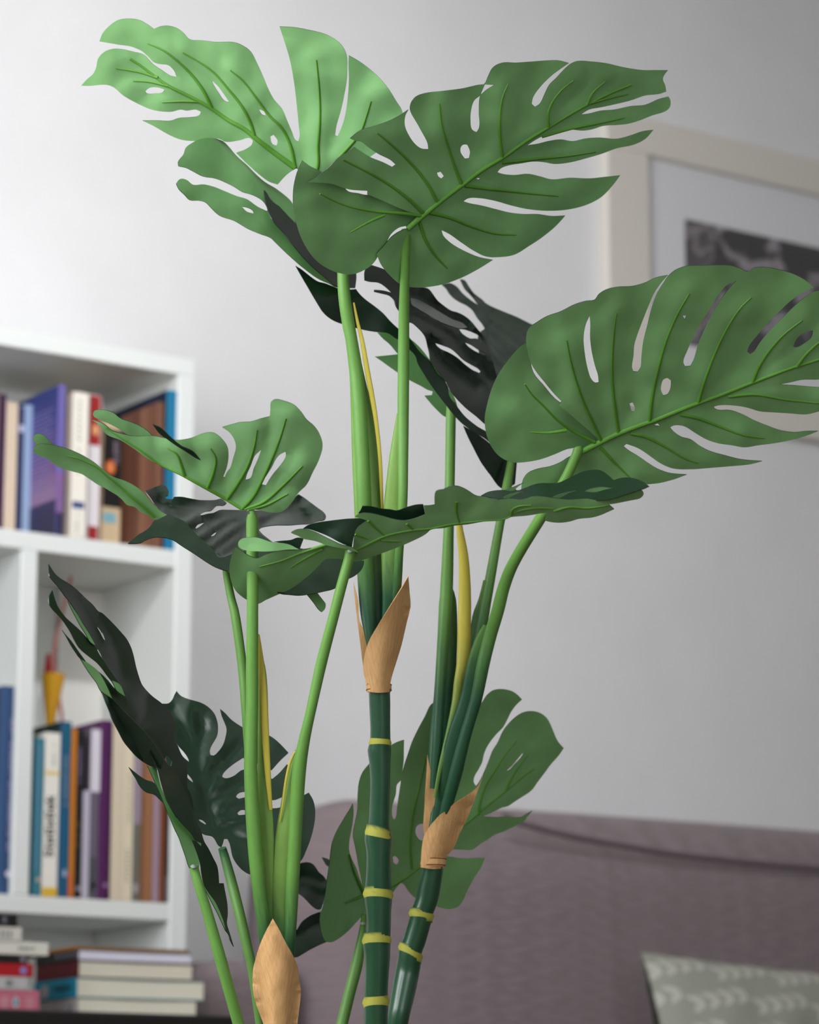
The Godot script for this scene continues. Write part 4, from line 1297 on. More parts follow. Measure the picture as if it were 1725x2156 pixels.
	vein([1058.1, 341.5, 1132, 334.1, 1205.9, 326.7, 1255.2, 319.3], 3.2, 1.2)
	vein([979.3, 390.7, 1018.7, 395.7, 1082.8, 403, 1141.9, 409.5, 1176.4, 412.9], 3.2, 1.2)
	vein([905.4, 447.4, 944.8, 457.2, 994.1, 477, 1043.3, 491.7, 1087.7, 494.2], 3.2, 1.2)
	vein([883.2, 467.1, 895.5, 504.1, 915.2, 536.1, 942.3, 565.7], 3.2, 1.2)
	hole([969.4, 311.9, 974.4, 304.5, 984.2, 304.5, 990.1, 319.3, 988.1, 332.6, 979.3, 334.1, 970.4, 321.7])
	hole([920.1, 363.6, 927.5, 361.2, 934.9, 371, 930, 375.9, 922.6, 371])
	hole([1001.5, 375.9, 1011.3, 374, 1008.8, 377.9])
	piece(UNDER, [890.6, 454.8, 846.2, 440, 801.9, 420.3, 773.8, 409, 774.3, 401.6, 732.9, 398.1, 698.4, 386.8, 673.8, 384.3, 646.7, 383.3, 671.3, 368.6, 693.5, 351.3, 713.2, 331.6, 737.8, 316.8, 746.7, 309.4, 757.5, 316.8, 782.2, 331.6, 806.8, 341.5, 826.5, 351.3, 832.9, 346.4, 821.6, 336.5, 797, 324.2, 774.8, 309.4, 760, 298.1, 747.7, 296.1, 736.8, 291.2, 757.5, 274.9, 787.1, 265.1, 816.7, 255.2, 841.3, 242.9, 860, 230.6, 853.6, 242.9, 852.1, 262.6, 861, 284.8, 873.3, 302, 888.1, 312.9, 901.9, 314.3, 900.4, 302, 888.1, 277.4, 875.8, 255.2, 868.4, 242.9, 863.5, 230.6, 865.9, 215.8, 875.8, 203.5, 895.5, 196.1, 934.9, 191.2, 974.4, 186.2, 1013.8, 177.9, 1040.9, 178.8, 1023.6, 189.7, 1011.3, 201, 999, 210.9, 992.6, 228.1, 990.6, 252.8, 994.1, 272.5, 1003.9, 278.4, 1008.8, 270, 1008.8, 238, 1010.3, 205.9, 1022.6, 173.9, 1028.6, 159.1, 1038.4, 141.9, 1058.1, 132, 1087.7, 132, 1122.2, 129.6, 1156.7, 127.1, 1176.4, 127.1, 1198.6, 132.5, 1181.3, 144.3, 1161.6, 159.1, 1137, 183.8, 1122.2, 205.9, 1119.7, 218.3, 1127.1, 224.7, 1137, 218.3, 1146.8, 198.6, 1156.7, 178.8, 1171.5, 164.1, 1182.8, 151.7, 1201, 135, 1215.8, 128.6, 1245.4, 129.6, 1279.9, 133.5, 1304.5, 139.4, 1329.1, 144.3, 1358.7, 147.8, 1378.4, 147.8, 1406.5, 147.8, 1398.1, 159.1, 1395.7, 166.5, 1400.6, 178.8, 1403, 192.6, 1388.3, 197.6, 1358.7, 201, 1329.1, 210.9, 1299.6, 218.3, 1265.1, 225.7, 1240.4, 230.6, 1223.2, 240.9, 1240.4, 239, 1265.1, 233, 1294.6, 230.6, 1329.1, 223.2, 1358.7, 220.7, 1388.3, 208.4, 1408, 203.5, 1411.9, 210.9, 1410.4, 225.7, 1403, 233, 1373.5, 242.9, 1348.8, 252.8, 1324.2, 260.1, 1304.5, 262.6, 1270, 265.1, 1245.4, 272.5, 1225.7, 274.9, 1201, 272.5, 1171.5, 276.4, 1146.8, 284.8, 1127.1, 294.6, 1109.9, 306, 1132, 303, 1156.7, 297.1, 1181.3, 293.7, 1205.9, 297.1, 1235.5, 291.2, 1265.1, 289.7, 1299.6, 292.2, 1329.1, 284.8, 1353.8, 276.4, 1375.9, 273.5, 1358.7, 292.2, 1334.1, 304.5, 1299.6, 311.9, 1265.1, 324.2, 1230.6, 334.1, 1201, 341.5, 1166.5, 344.9, 1146.8, 341.5, 1122.2, 340, 1097.5, 343.9, 1068, 348.8, 1053.2, 355.2, 1047.3, 362.6, 1058.1, 366.1, 1082.8, 368.6, 1112.3, 366.1, 1137, 371, 1161.6, 377.4, 1201, 374.5, 1240.4, 375.9, 1279.9, 372, 1306, 369, 1289.7, 390.7, 1265.1, 415.4, 1230.6, 432.6, 1191.2, 441.5, 1151.7, 443.5, 1112.3, 440, 1077.8, 432.6, 1043.3, 422.8, 1008.8, 416.8, 984.2, 417.8, 975.8, 423.7, 989.1, 427.7, 1013.8, 432.6, 1043.3, 440, 1072.9, 447.4, 1102.5, 450.8, 1132, 450.8, 1161.6, 454.8, 1190.2, 453.8, 1171.5, 474.5, 1141.9, 499.1, 1112.3, 518.8, 1082.8, 536.1, 1053.2, 541, 1023.6, 540, 999, 528.7, 969.4, 509, 944.8, 491.7, 930, 484.4, 932.5, 494.2, 949.7, 511.5, 979.3, 528.7, 1008.8, 541, 1038.4, 546.9, 1003.9, 568.1, 969.4, 585.4, 934.9, 597.7, 905.4, 603.6, 875.8, 605.1, 846.2, 600.1, 821.6, 580.4, 801.9, 555.8, 793, 533.6, 806.8, 518.8, 826.5, 496.7, 848.7, 483.4, 858.6, 480.4], [858, 482, 1.96, 1400, 150, 2, 800, 220, 1.895])
	piece(UNDER, [636.8, 337.5, 624.5, 366.1, 618.1, 395.7, 617.1, 425.2, 622, 459.7, 631.9, 494.2, 646.7, 523.8, 668.8, 550.9, 693.5, 567.1, 718.1, 575.5, 742.8, 577, 762.5, 570.6, 784.6, 555.8, 799.4, 533.6, 811.7, 513.9, 824.1, 491.7, 841.3, 478.4, 858.6, 474.5, 875.8, 462.2, 890.6, 452.8, 896.5, 440, 846.2, 425.2, 801.9, 409.5, 779.2, 408.5, 773.3, 410.4, 755.1, 407, 732.4, 402.1, 719.1, 383.3, 688.6, 368.6, 666.4, 356.2, 654.1, 350.3], [858, 482, 1.963, 1400, 150, 2.003, 800, 220, 1.905])
	end_leaf("leaf", "large mid green leaf at the top, pointing right")
	start_leaf() # large leaf at the right edge
	midrib([1218.6, 954, 1252.2, 937.2, 1294.2, 916.2, 1336.2, 899.3, 1378.3, 884.6, 1420.3, 867.8, 1468.6, 848.9, 1521.2, 830, 1580, 806.9, 1630.4, 788, 1676.7, 771.2, 1725, 756.5, 1777.5, 737.5], 5, 2)
	vein([1252.2, 930.9, 1210.1, 909.9, 1176.5, 886.7, 1142.9, 853.1, 1119.8, 830, 1105.1, 809], 3.2, 1.2)
	vein([1193.3, 905.7, 1155.5, 911.1, 1115.6, 909.9], 3.2, 1.2)
	vein([1266.9, 928.8, 1248, 888.8, 1227, 842.6, 1210.1, 792.2, 1199.6, 750.1, 1193.3, 716.5], 3.2, 1.2)
	vein([1302.6, 909.9, 1296.3, 867.8, 1290, 809, 1290, 741.7, 1294.2, 687.1, 1298.4, 659.8], 3.2, 1.2)
	vein([1367.8, 890.9, 1374.1, 834.2, 1386.7, 775.4, 1403.5, 716.5, 1424.5, 666.1, 1451.8, 617.8], 3.2, 1.2)
	vein([1470.7, 846.8, 1487.5, 792.2, 1508.6, 737.5, 1533.8, 687.1, 1559, 649.3, 1582.1, 626.2], 3.2, 1.2)
	vein([1584.2, 806.9, 1596.8, 775.4, 1617.8, 741.7, 1651.5, 703.9, 1689.3, 674.5], 3.2, 1.2)
	vein([1676.7, 773.3, 1697.7, 745.9, 1725, 720.7, 1756.5, 699.7], 3.2, 1.2)
	vein([1533.8, 834.2, 1588.4, 830, 1651.5, 840.5, 1725, 848.9], 3.2, 1.2)
	vein([1432.9, 872, 1470.7, 880.4, 1525.4, 901.5, 1567.4, 916.2, 1609.4, 922.5], 3.2, 1.2)
	vein([1327.8, 912, 1357.2, 918.3, 1399.3, 939.3, 1441.3, 964.5, 1470.7, 975], 3.2, 1.2)
	vein([1264.8, 941.4, 1285.8, 964.5, 1311, 989.7, 1327.8, 1006.5], 3.2, 1.2)
	hole([1241.7, 664.8, 1233.7, 682.9, 1229.1, 708.1, 1231.2, 741.7, 1237.5, 775.4, 1245.9, 798.5, 1254.3, 806, 1260.6, 804.8, 1259.7, 792.2, 1252.2, 767, 1245.9, 737.5, 1242.9, 708.1, 1243.3, 682.9])
	hole([1550.6, 590.4, 1529.6, 600.9, 1512.8, 619.9, 1495.9, 649.3, 1479.1, 674.5, 1462.3, 703.9, 1447.6, 737.5, 1439.2, 762.8, 1443.4, 771.2, 1453.9, 770.3, 1460.2, 758.6, 1470.7, 724.9, 1483.3, 695.5, 1500.1, 661.9, 1517, 632.5, 1533.8, 609.3])
	hole([1393, 809, 1397.2, 798.5, 1405.6, 795.1, 1413.1, 800.6, 1411.9, 817.4, 1405.6, 830, 1397.2, 832.1, 1392.1, 821.6])
	hole([1325.7, 848.9, 1332, 846.8, 1337.1, 857.3, 1336.2, 867, 1329.9, 865.7])
	hole([1376.2, 895.1, 1384.6, 890.9, 1390.9, 897.2])
	hole([1670.4, 729.1, 1676.7, 714.4, 1693.5, 699.7, 1712.4, 694.7, 1710.3, 708.1, 1693.5, 722.8, 1676.7, 731.2])
	piece(UNDER, [1176.5, 851, 1182.8, 844.7, 1168.1, 830, 1147.1, 804.8, 1130.3, 783.8, 1119.8, 767, 1111.4, 741.7, 1108.4, 708.1, 1113.5, 691.3, 1130.3, 678.7, 1151.3, 666.1, 1180.7, 655.6, 1210.1, 640.9, 1235.4, 633.3, 1252.2, 631.2, 1260.6, 619.9, 1277.4, 609.3, 1302.6, 603.9, 1332, 602.2, 1357.2, 595.5, 1382.5, 584.1, 1406.8, 579.1, 1393, 594.6, 1378.3, 615.7, 1367.8, 638.8, 1355.1, 670.3, 1342.5, 703.9, 1336.2, 724.9, 1334.1, 750.1, 1331.2, 773.3, 1334.1, 781.7, 1342.5, 782.9, 1348.8, 773.3, 1350.9, 750.1, 1355.1, 716.5, 1363.6, 682.9, 1372, 649.3, 1382.5, 619.9, 1395.1, 598.8, 1409.8, 578.7, 1424.5, 567.3, 1445.5, 560.2, 1474.9, 558.9, 1504.4, 558.1, 1538, 558.9, 1559, 565.2, 1575.8, 571.5, 1588.4, 564.4, 1609.4, 562.3, 1638.8, 567.3, 1668.3, 575.7, 1693.5, 588.3, 1714.5, 605.1, 1693.5, 613.6, 1668.3, 630.4, 1643, 653.5, 1617.8, 678.7, 1592.6, 708.1, 1577.9, 727, 1573.7, 739.6, 1580, 745.1, 1588.4, 739.6, 1601, 720.7, 1622, 695.5, 1647.2, 670.3, 1672.5, 645.1, 1697.7, 624.1, 1725, 611.4, 1752.3, 619.9, 1777.5, 636.7, 1794.4, 661.9, 1823.8, 678.7, 1853.2, 716.5, 1819.6, 758.6, 1777.5, 783.8, 1752.3, 792.2, 1725, 798.5, 1689.3, 799.3, 1664.1, 804.8, 1640.9, 809.4, 1672.5, 811.1, 1697.7, 813.2, 1725, 814.9, 1756.5, 813.2, 1777.5, 830, 1756.5, 859.4, 1725, 865.7, 1697.7, 872, 1664.1, 869.9, 1630.4, 867.8, 1601, 865.7, 1571.6, 857.3, 1542.2, 853.1, 1512.8, 853.1, 1503.1, 856.1, 1508.6, 861.5, 1538, 863.6, 1563.2, 872, 1588.4, 884.6, 1613.6, 895.1, 1643, 905.7, 1672.5, 909.9, 1697.7, 907.8, 1722.9, 907.3, 1706.1, 914.1, 1672.5, 924.6, 1630.4, 933, 1596.8, 937.2, 1567.4, 941.4, 1542.2, 937.2, 1512.8, 933, 1487.5, 924.6, 1462.3, 909.9, 1441.3, 897.2, 1420.3, 895.1, 1411, 899.3, 1420.3, 909.9, 1437.1, 920.4, 1453.9, 924.6, 1474.9, 939.3, 1495.9, 949.8, 1525.4, 958.2, 1559, 966.6, 1605.2, 970.8, 1580, 977.1, 1538, 981.3, 1495.9, 984.7, 1453.9, 987.6, 1416.1, 985.5, 1390.9, 975, 1369.9, 960.3, 1344.6, 943.5, 1319.4, 934.2, 1313.1, 939.3, 1323.6, 947.7, 1344.6, 960.3, 1365.7, 975, 1386.7, 987.6, 1411.9, 996, 1446.3, 999, 1420.3, 1008.6, 1386.7, 1017, 1365.7, 1019.1, 1336.2, 1023.3, 1294.2, 1029.6, 1168.1, 1035.9, 1109.3, 1035.9, 1097.5, 1031.7, 1100.9, 1010.7, 1111.4, 996, 1130.3, 987.6, 1159.7, 981.3, 1180.7, 972.9, 1197.5, 962.4, 1218.6, 954, 1269, 930.9], [1218, 954, 1.985, 1800, 750, 1.95, 1400, 640, 1.9])
	piece(UNDER, [1105.1, 722.8, 1079.9, 745.9, 1054.6, 779.6, 1037.8, 813.2, 1027.3, 846.8, 1021, 880.4, 1024.4, 914.1, 1035.7, 941.4, 1054.6, 962.4, 1079.9, 972.9, 1109.3, 972.1, 1138.7, 966.6, 1168.1, 956.1, 1193.3, 945.6, 1216.5, 941.4, 1218.6, 954, 1279.5, 926.7, 1195.4, 840.5, 1180.7, 848.1, 1169, 839.2, 1145, 811.1, 1126.1, 788.8, 1119.4, 770.3, 1117.7, 741.7, 1115.6, 720.7], [1218, 954, 1.99, 1800, 750, 1.955, 1400, 640, 1.91])
	end_leaf("leaf", "large mid green leaf at the right edge")
	start_leaf() # leaf on the front petiole at the left
	midrib([510.9, 1071.3, 476.1, 1050.4, 432.6, 1026.5, 384.8, 1000.4, 332.6, 974.3, 293.5, 946.1, 258.7, 924.3, 223.9, 900.4], 3.5, 1.2)
	vein([389.1, 1002.6, 382.6, 980.9, 371.7, 954.8, 354.3, 943.9], 3.2, 1.2)
	vein([437, 1026.5, 450, 993.9, 454.3, 963.5, 443.5, 943.9], 3.2, 1.2)
	vein([478.3, 1050.4, 502.2, 1015.7, 523.9, 976.5, 537, 933, 541.3, 904.8], 3.2, 1.2)
	vein([510.9, 1070, 532.6, 1046.1, 550, 1015.7, 571.7, 967.8, 589.1, 924.3, 602.2, 880.9], 3.2, 1.2)
	vein([515.2, 1071.3, 554.3, 1057, 593.5, 1024.3, 637, 980.9], 3.2, 1.2)
	vein([523.9, 1071.3, 558.7, 1063.5, 606.5, 1039.6], 3.2, 1.2)
	hole([550, 947, 537, 959.1, 528.3, 980.9, 519.6, 1000.4, 517.4, 1010.4, 526.1, 1007.8, 534.8, 985.2, 544.3, 963.5])
	hole([601.3, 950.4, 587, 959.1, 571.7, 985.2, 556.5, 1009.1, 550.9, 1020, 559.6, 1022.2, 571.7, 1002.6, 589.1, 980.9, 602.2, 959.1])
	piece(UNDER, [192.6, 883, 206.5, 891.7, 223.9, 913.5, 254.3, 926.5, 284.8, 946.1, 319.6, 970, 354.3, 983, 389.1, 1004.8, 423.9, 1024.3, 454.3, 1041.7, 484.8, 1059.1, 510.9, 1073.9, 528.3, 1072.2, 550, 1074.3, 571.7, 1078.7, 593.5, 1076.5, 615.2, 1057, 628.3, 1037.4, 645.7, 1020, 658.7, 993.9, 671.7, 967.8, 679.6, 937.4, 673.9, 915.7, 663, 898.3, 645.7, 883, 634.8, 867.8, 619.6, 852.6, 597.8, 843.9, 578.3, 840.9, 570.9, 846.1, 569.6, 863.5, 568.3, 876.5, 550, 880.9, 528.3, 887.4, 506.5, 888.7, 489.1, 893, 468.3, 899.1, 484.8, 911.3, 494.3, 926.5, 497, 941.7, 491.3, 963.5, 484.8, 985.2, 478.3, 993, 473, 1004.8, 470, 1004.3, 478.3, 980.9, 481.3, 959.1, 479.6, 941.7, 471.7, 928.7, 460.9, 917.8, 447.8, 910.4, 428.3, 912.2, 402.2, 922.2, 373.9, 926.5, 354.3, 923.5, 319.6, 917.4, 293.5, 918.3, 276.1, 917.4, 258.7, 913.5, 237, 907, 217.4, 891.7], [530, 1075, 1.875, 215, 885, 1.85, 620, 870, 1.81], 4.5)
	piece(UNDER, [195.7, 871.3, 200, 864.3, 215.2, 862.6, 237, 867.8, 254.3, 880.9, 271.7, 887.4, 293.5, 896.1, 310.9, 907, 321.7, 917.8, 293.5, 922.2, 276.1, 919.1, 254.3, 904.8, 232.6, 893, 210.9, 883, 197.8, 876.5], [530, 1075, 1.885, 215, 885, 1.86, 620, 870, 1.825])
	piece(TOP, [321.7, 893, 337, 899.6, 354.3, 915.7, 380.4, 937.4, 406.5, 950.4, 422.6, 968.7, 413, 964.3, 393.5, 951.7, 371.7, 938.3, 352.2, 924.3, 334.8, 911.3], [530, 1075, 1.868, 215, 885, 1.843, 620, 870, 1.803])
	end_leaf("leaf", "small cupped leaf with a wavy upper edge, on the front petiole")
	start_leaf() # dark leaf below it
	vein([516, 1081.6, 464.1, 1089, 417.7, 1111.3, 378.7, 1137.3], 0, 0)
	vein([517.9, 1092.8, 482.6, 1103.9, 445.5, 1133.6, 427, 1148.4], 0, 0)
	vein([517.9, 1074.2, 445.5, 1066.8, 389.9, 1077.9, 352.8, 1096.5], 0, 0)
	vein([519.7, 1103.9, 491.9, 1129.9, 454.8, 1157.7], 0, 0)
	vein([464.1, 1055.7, 408.4, 1061.2, 371.3, 1068.6, 334.2, 1055.7], 0, 0)
	vein([519.7, 1115, 501.2, 1148.4, 473.3, 1167], 0, 0)
	vein([551.8, 1103.1, 584.3, 1084, 622.6, 1074.4, 651.3, 1085.9], 0, 0)
	vein([549.9, 1078.3, 593.9, 1070.6, 632.2, 1059.1], 0, 0)
	vein([456.6, 1172.5, 412.1, 1144.7, 371.3, 1115, 343.5, 1100.2], 0, 0)
	hole([411.2, 1112.2, 414, 1106.7, 421.4, 1103, 431.6, 1100.2, 425.1, 1105.7, 417.7, 1111.3, 413, 1113.5])
	hole([443.7, 1128.9, 452.9, 1121.5, 456.6, 1120.6, 451.1, 1128, 445.5, 1129.9])
	piece(TOP, [305.4, 1034.3, 315.7, 1030.6, 328.6, 1025, 341.6, 1021.9, 350, 1025, 353.7, 1031.5, 355.5, 1039, 352.8, 1044.5, 347.2, 1045.4, 349, 1051, 363.9, 1051, 366.7, 1046.4, 380.6, 1046, 399.1, 1049.2, 417.7, 1052.9, 436.2, 1053.8, 454.8, 1052.9, 465.9, 1050.5, 477, 1058.4, 473.3, 1064, 456.6, 1064.9, 445.5, 1075.1, 432.5, 1077, 423.2, 1081.6, 421, 1085.3, 427, 1084.4, 438.1, 1081.6, 449.2, 1079.8, 462.2, 1074.2, 478.9, 1073.8, 497.5, 1074.2, 514.1, 1075.1, 549.9, 1074.4, 593.9, 1063, 628.3, 1041, 639.8, 1047.7, 655.1, 1059.1, 670.4, 1070.6, 681.9, 1079.2, 686.7, 1087.8, 683.8, 1094.5, 670.4, 1097.4, 651.3, 1103.1, 632.2, 1104.1, 609.2, 1106, 582.4, 1106, 563.3, 1107.9, 549.9, 1111.7, 545.1, 1116.5, 551.8, 1124.2, 563.3, 1133.7, 572.9, 1141.4, 578.6, 1147.1, 567.1, 1185.4, 517.4, 1212.2, 484.9, 1206.4, 464.1, 1185.5, 427, 1167, 399.1, 1139.1, 371.3, 1111.3, 349, 1087.2, 330.5, 1068.6, 315.7, 1048.2], [475, 1200, 1.905, 500, 1060, 2.045, 600, 1252, 1.9], 24.0)
	piece(TOP, [544.2, 1122.3, 572.9, 1141.4, 593.9, 1147.1, 651.3, 1158.6, 727.8, 1173.9, 767, 1181.6, 766.1, 1189.2, 760.3, 1200.7, 747, 1212.2, 727.8, 1221.7, 704.9, 1239, 680, 1245.7, 651.3, 1251.4, 628.3, 1253.9, 609.2, 1252.3, 592, 1250.4, 555.7, 1231.3, 507.8, 1221.7, 498.3, 1193, 517.4, 1154.8], [475, 1200, 1.905, 600, 1252, 1.893, 700, 1180, 1.93], 2.0)
	piece(TOP, [269.6, 1144.3, 280.4, 1135.4, 291.5, 1126.1, 304.5, 1118.7, 315.7, 1109.4, 323.1, 1098.3, 328.6, 1091.8, 334.2, 1087.2, 345.3, 1085, 356.5, 1085.7, 369.4, 1090, 382.4, 1095.5, 392.6, 1101.1, 398.2, 1109.4, 406.6, 1118.7, 417.7, 1129.9, 430.7, 1141, 443.7, 1152.1, 452.9, 1163.2, 456.6, 1171.6, 465.9, 1174.4, 488.2, 1167, 485.4, 1185.5, 482.6, 1203.1, 469.6, 1200.3, 452.9, 1193.9, 438.1, 1185.5, 421.4, 1174.4, 404.7, 1163.2, 389.9, 1154, 378.7, 1146.6, 367.6, 1139.1, 356.5, 1134.5, 341.6, 1131.7, 328.6, 1131.3, 317.5, 1133.6, 306.4, 1138.2, 297.1, 1143.2, 284.1, 1144.7], [312, 1150, 1.885, 475, 1195, 1.893, 400, 1090, 1.93], 7.0)
	piece(UNDER, [69.8, 950.5, 72.3, 941.7, 82.3, 934.8, 97.2, 934.8, 117.2, 938, 139.6, 944.2, 159.5, 951.7, 179.5, 961.7, 199.4, 974.1, 219.4, 990.3, 239.3, 1004.1, 261.7, 1011.5, 281.7, 1021.5, 299.1, 1034, 314.1, 1051.4, 326.6, 1066.4, 339, 1076.4, 351.5, 1083.8, 341.5, 1088.8, 326.6, 1094.3, 309.1, 1083.8, 294.1, 1076.4, 284.2, 1067.6, 266.7, 1062.6, 256.8, 1051.4, 244.3, 1041.5, 231.8, 1034, 219.4, 1026.5, 204.4, 1019, 189.5, 1009, 172, 997.8, 154.6, 992.8, 129.6, 985.4, 112.2, 975.4, 97.2, 964.2, 82.3, 959.2], [80, 940, 1.84, 340, 1090, 1.885, 200, 950, 1.85])
	piece(UNDER, [68.6, 925.5, 72.3, 916.8, 79.8, 913.1, 91, 915.6, 102.2, 925.5, 117.2, 939.2, 97.2, 936.8, 82.3, 936.8, 73.5, 941.7, 74.8, 931.8], [80, 940, 1.85, 340, 1090, 1.895, 200, 950, 1.86])
	piece(UNDER, [644.6, 1249.5, 666.6, 1246.6, 680, 1263.8, 685.4, 1271.5, 683.8, 1283, 678.1, 1288.7, 672.3, 1284.9, 660.9, 1269.6], [650, 1250, 1.91, 690, 1285, 1.915, 685, 1250, 1.92])
	ride(3)
	vein([326.6, 1088.8, 299.1, 1063.9, 274.2, 1043.9, 249.3, 1021.5, 224.3, 1001.6, 204.4, 984.1, 184.5, 974.1, 164.5, 965.4, 142.1, 960.4], 2.4, 1)
	end_leaf("dark leaf", "dark leaf seen from its glossy upper side, one tip curled to show its pale underside")
	start_leaf() # leaf seen almost edge on, across the middle
	midrib([754.6, 1162.4, 744.2, 1160.3, 773.4, 1145.7, 808.9, 1129, 840.2, 1120.7, 871.5, 1115.5, 907, 1112.3, 948.7, 1104, 1011.3, 1096.7, 1073.9, 1087.7, 1077.7, 1083.2, 1119.1, 1070.4, 1166.4, 1070.4], 2.5, 1.2)
	vein([775.5, 1095.7, 790.1, 1110.3, 808.9, 1127], 2.6, 1.2)
	vein([856.9, 1101.9, 865.2, 1110.3, 870.4, 1116.5], 2.6, 1.2)
	vein([961.2, 1056, 961.2, 1076.9, 968.5, 1104], 2.6, 1.2)
	vein([802.6, 1136.3, 823.5, 1138.4, 844.3, 1139.5], 2.6, 1.2)
	vein([748.3, 1123.8, 775.5, 1134.3], 2.6, 1.2)
	vein([687.7, 1146.2, 632.2, 1164.3, 593.9, 1179.7, 546.1, 1193], 2.6, 1.2)
	vein([680, 1154.8, 641.7, 1175.8, 612.1, 1195], 2.6, 1.2)
	vein([1077.7, 1084.2, 1077.7, 1074.3, 1089.6, 1066.4, 1119.1, 1063.5], 2.6, 1.2)
	vein([1166.4, 1075.3, 1198, 1067.4, 1237.4, 1069.4, 1282.7, 1063.5], 2.6, 1.2)
	piece(UNDER, [496.3, 1151, 489.7, 1164.3, 484.9, 1181.6, 483, 1198.8, 484.9, 1216, 490.6, 1233.2, 499.2, 1246.6, 511.7, 1257.1, 525, 1265.7, 534.6, 1270.1, 544.2, 1270.9, 559.5, 1262.9, 578.6, 1254.3, 592, 1248.5, 609.2, 1240.9, 628.3, 1228.4, 643.7, 1216, 659, 1202.6, 672.3, 1189.2, 685.7, 1176.8, 704.9, 1175.8, 720.2, 1176.8, 735.5, 1179.7, 747, 1181.9, 766.1, 1177.7, 765, 1178.1, 794.3, 1167.7, 823.5, 1157.2, 852.7, 1145.7, 873.6, 1136.3, 890.3, 1128, 900.7, 1120.7, 905.9, 1115.5, 934.1, 1111.3, 959.1, 1106.1, 982.1, 1104, 1011.3, 1098.8, 1044.7, 1093.6, 1073.9, 1088.3, 1094.8, 1086.3, 1099.4, 1086.1, 1123.1, 1083.2, 1132.9, 1081.2, 1150.7, 1079.2, 1148.7, 1096, 1162.5, 1099, 1182.2, 1099.9, 1201.9, 1097, 1217.7, 1092.1, 1247.2, 1089.1, 1267, 1083.2, 1282.7, 1076.3, 1293.6, 1071.4, 1286.7, 1065.4, 1282.7, 1061.5, 1296.5, 1059.5, 1316.2, 1055.6, 1335.9, 1051.7, 1345.8, 1049.7, 1353.7, 1043.8, 1355.7, 1038.8, 1352.7, 1032.9, 1345.8, 1031, 1335.9, 1034.9, 1316.2, 1040.8, 1296.5, 1047.7, 1276.8, 1051.7, 1257.1, 1052.6, 1237.4, 1049.7, 1217.7, 1050.7, 1198, 1051.7, 1178.3, 1049.7, 1162.5, 1047.7, 1138.8, 1044.8, 1123.1, 1044.8, 1099.4, 1051.7, 1079.7, 1049.7, 1060, 1050.7, 1046.8, 1051.8, 1021.7, 1045.6, 1003, 1043.5, 986.3, 1033, 969.6, 1024.7, 959.1, 1022.6, 944.5, 1024.7, 934.1, 1029.9, 919.5, 1033, 916.3, 1038.3, 915.3, 1062.3, 902.8, 1064.3, 892.3, 1064.3, 895.5, 1083.1, 873.6, 1091.5, 852.7, 1095.7, 833.9, 1093.6, 802.6, 1085.2, 777.6, 1080, 758.8, 1081, 748.3, 1087.3, 773.7, 1095.5, 750.8, 1113.7, 743.1, 1152.9, 685.7, 1146.2, 670.4, 1151, 632.2, 1157.1, 582.4, 1160.1, 559.5, 1167.2, 542.3, 1174.9, 527, 1171, 515.5, 1164.3, 505.9, 1156.7], [740, 1160, 1.862, 1200, 1060, 1.84, 960, 1030, 1.82])
	piece(UNDER, [501.7, 1147.1, 503, 1139.5, 509.7, 1134.1, 521.2, 1131.4, 536.5, 1130.9, 549.9, 1133.7, 563.3, 1138.5, 578.6, 1142.3, 593.9, 1143.3, 611.1, 1147.1, 622.6, 1152.9, 630.3, 1156.7, 609.2, 1156.7, 582.4, 1159.6, 559.5, 1160.9, 540.3, 1160.5, 523.1, 1159.6, 511.7, 1156.7, 505, 1152.9], [740, 1160, 1.85, 1200, 1060, 1.83, 560, 1130, 1.852])
	piece(TOP, [576.7, 1140.4, 593.9, 1138.5, 613, 1136.6, 626.4, 1131.8, 639.8, 1133.7, 631.2, 1156.1, 618.8, 1151, 601.6, 1145.2], [740, 1160, 1.865, 1200, 1060, 1.842, 600, 1130, 1.868])
	piece(UNDER, [613, 1121.3, 620.7, 1116.5, 632.2, 1113.7, 647.5, 1114.6, 662.8, 1119.4, 680, 1128, 699.1, 1137.6, 718.3, 1146.2, 741.2, 1151.9, 756.5, 1162.4, 727.8, 1155.7, 699.1, 1150, 685.7, 1146.7, 666.6, 1139.5, 647.5, 1135.7, 637.9, 1133.7, 628.3, 1128, 618.8, 1124.2], [740, 1160, 1.85, 1200, 1060, 1.832, 640, 1125, 1.838])
	piece(TOP, [637.9, 1112.7, 649.4, 1105, 666.6, 1100.3, 685.7, 1097.4, 708.7, 1094.5, 731.7, 1092, 750.8, 1091.3, 773.7, 1090.1, 769.9, 1101.2, 750.8, 1112.7, 745, 1131.8, 741.2, 1151.9, 718.3, 1143.3, 693.4, 1129.9, 670.4, 1120.3, 651.3, 1114.2], [740, 1160, 1.856, 1200, 1060, 1.84, 700, 1095, 1.853])
	piece(TOP, [754.6, 1080, 758.8, 1074.8, 763, 1065.4, 777.6, 1065.4, 802.6, 1070.6, 823.5, 1072.7, 833.9, 1074.8, 856.9, 1067.5, 877.7, 1062.3, 891.3, 1061.6, 895.5, 1083.5, 873.6, 1092.3, 852.7, 1096.5, 833.9, 1094.4, 802.6, 1086.1, 777.6, 1080.8, 758.8, 1081.9], [740, 1160, 1.866, 1200, 1060, 1.845, 840, 1070, 1.846])
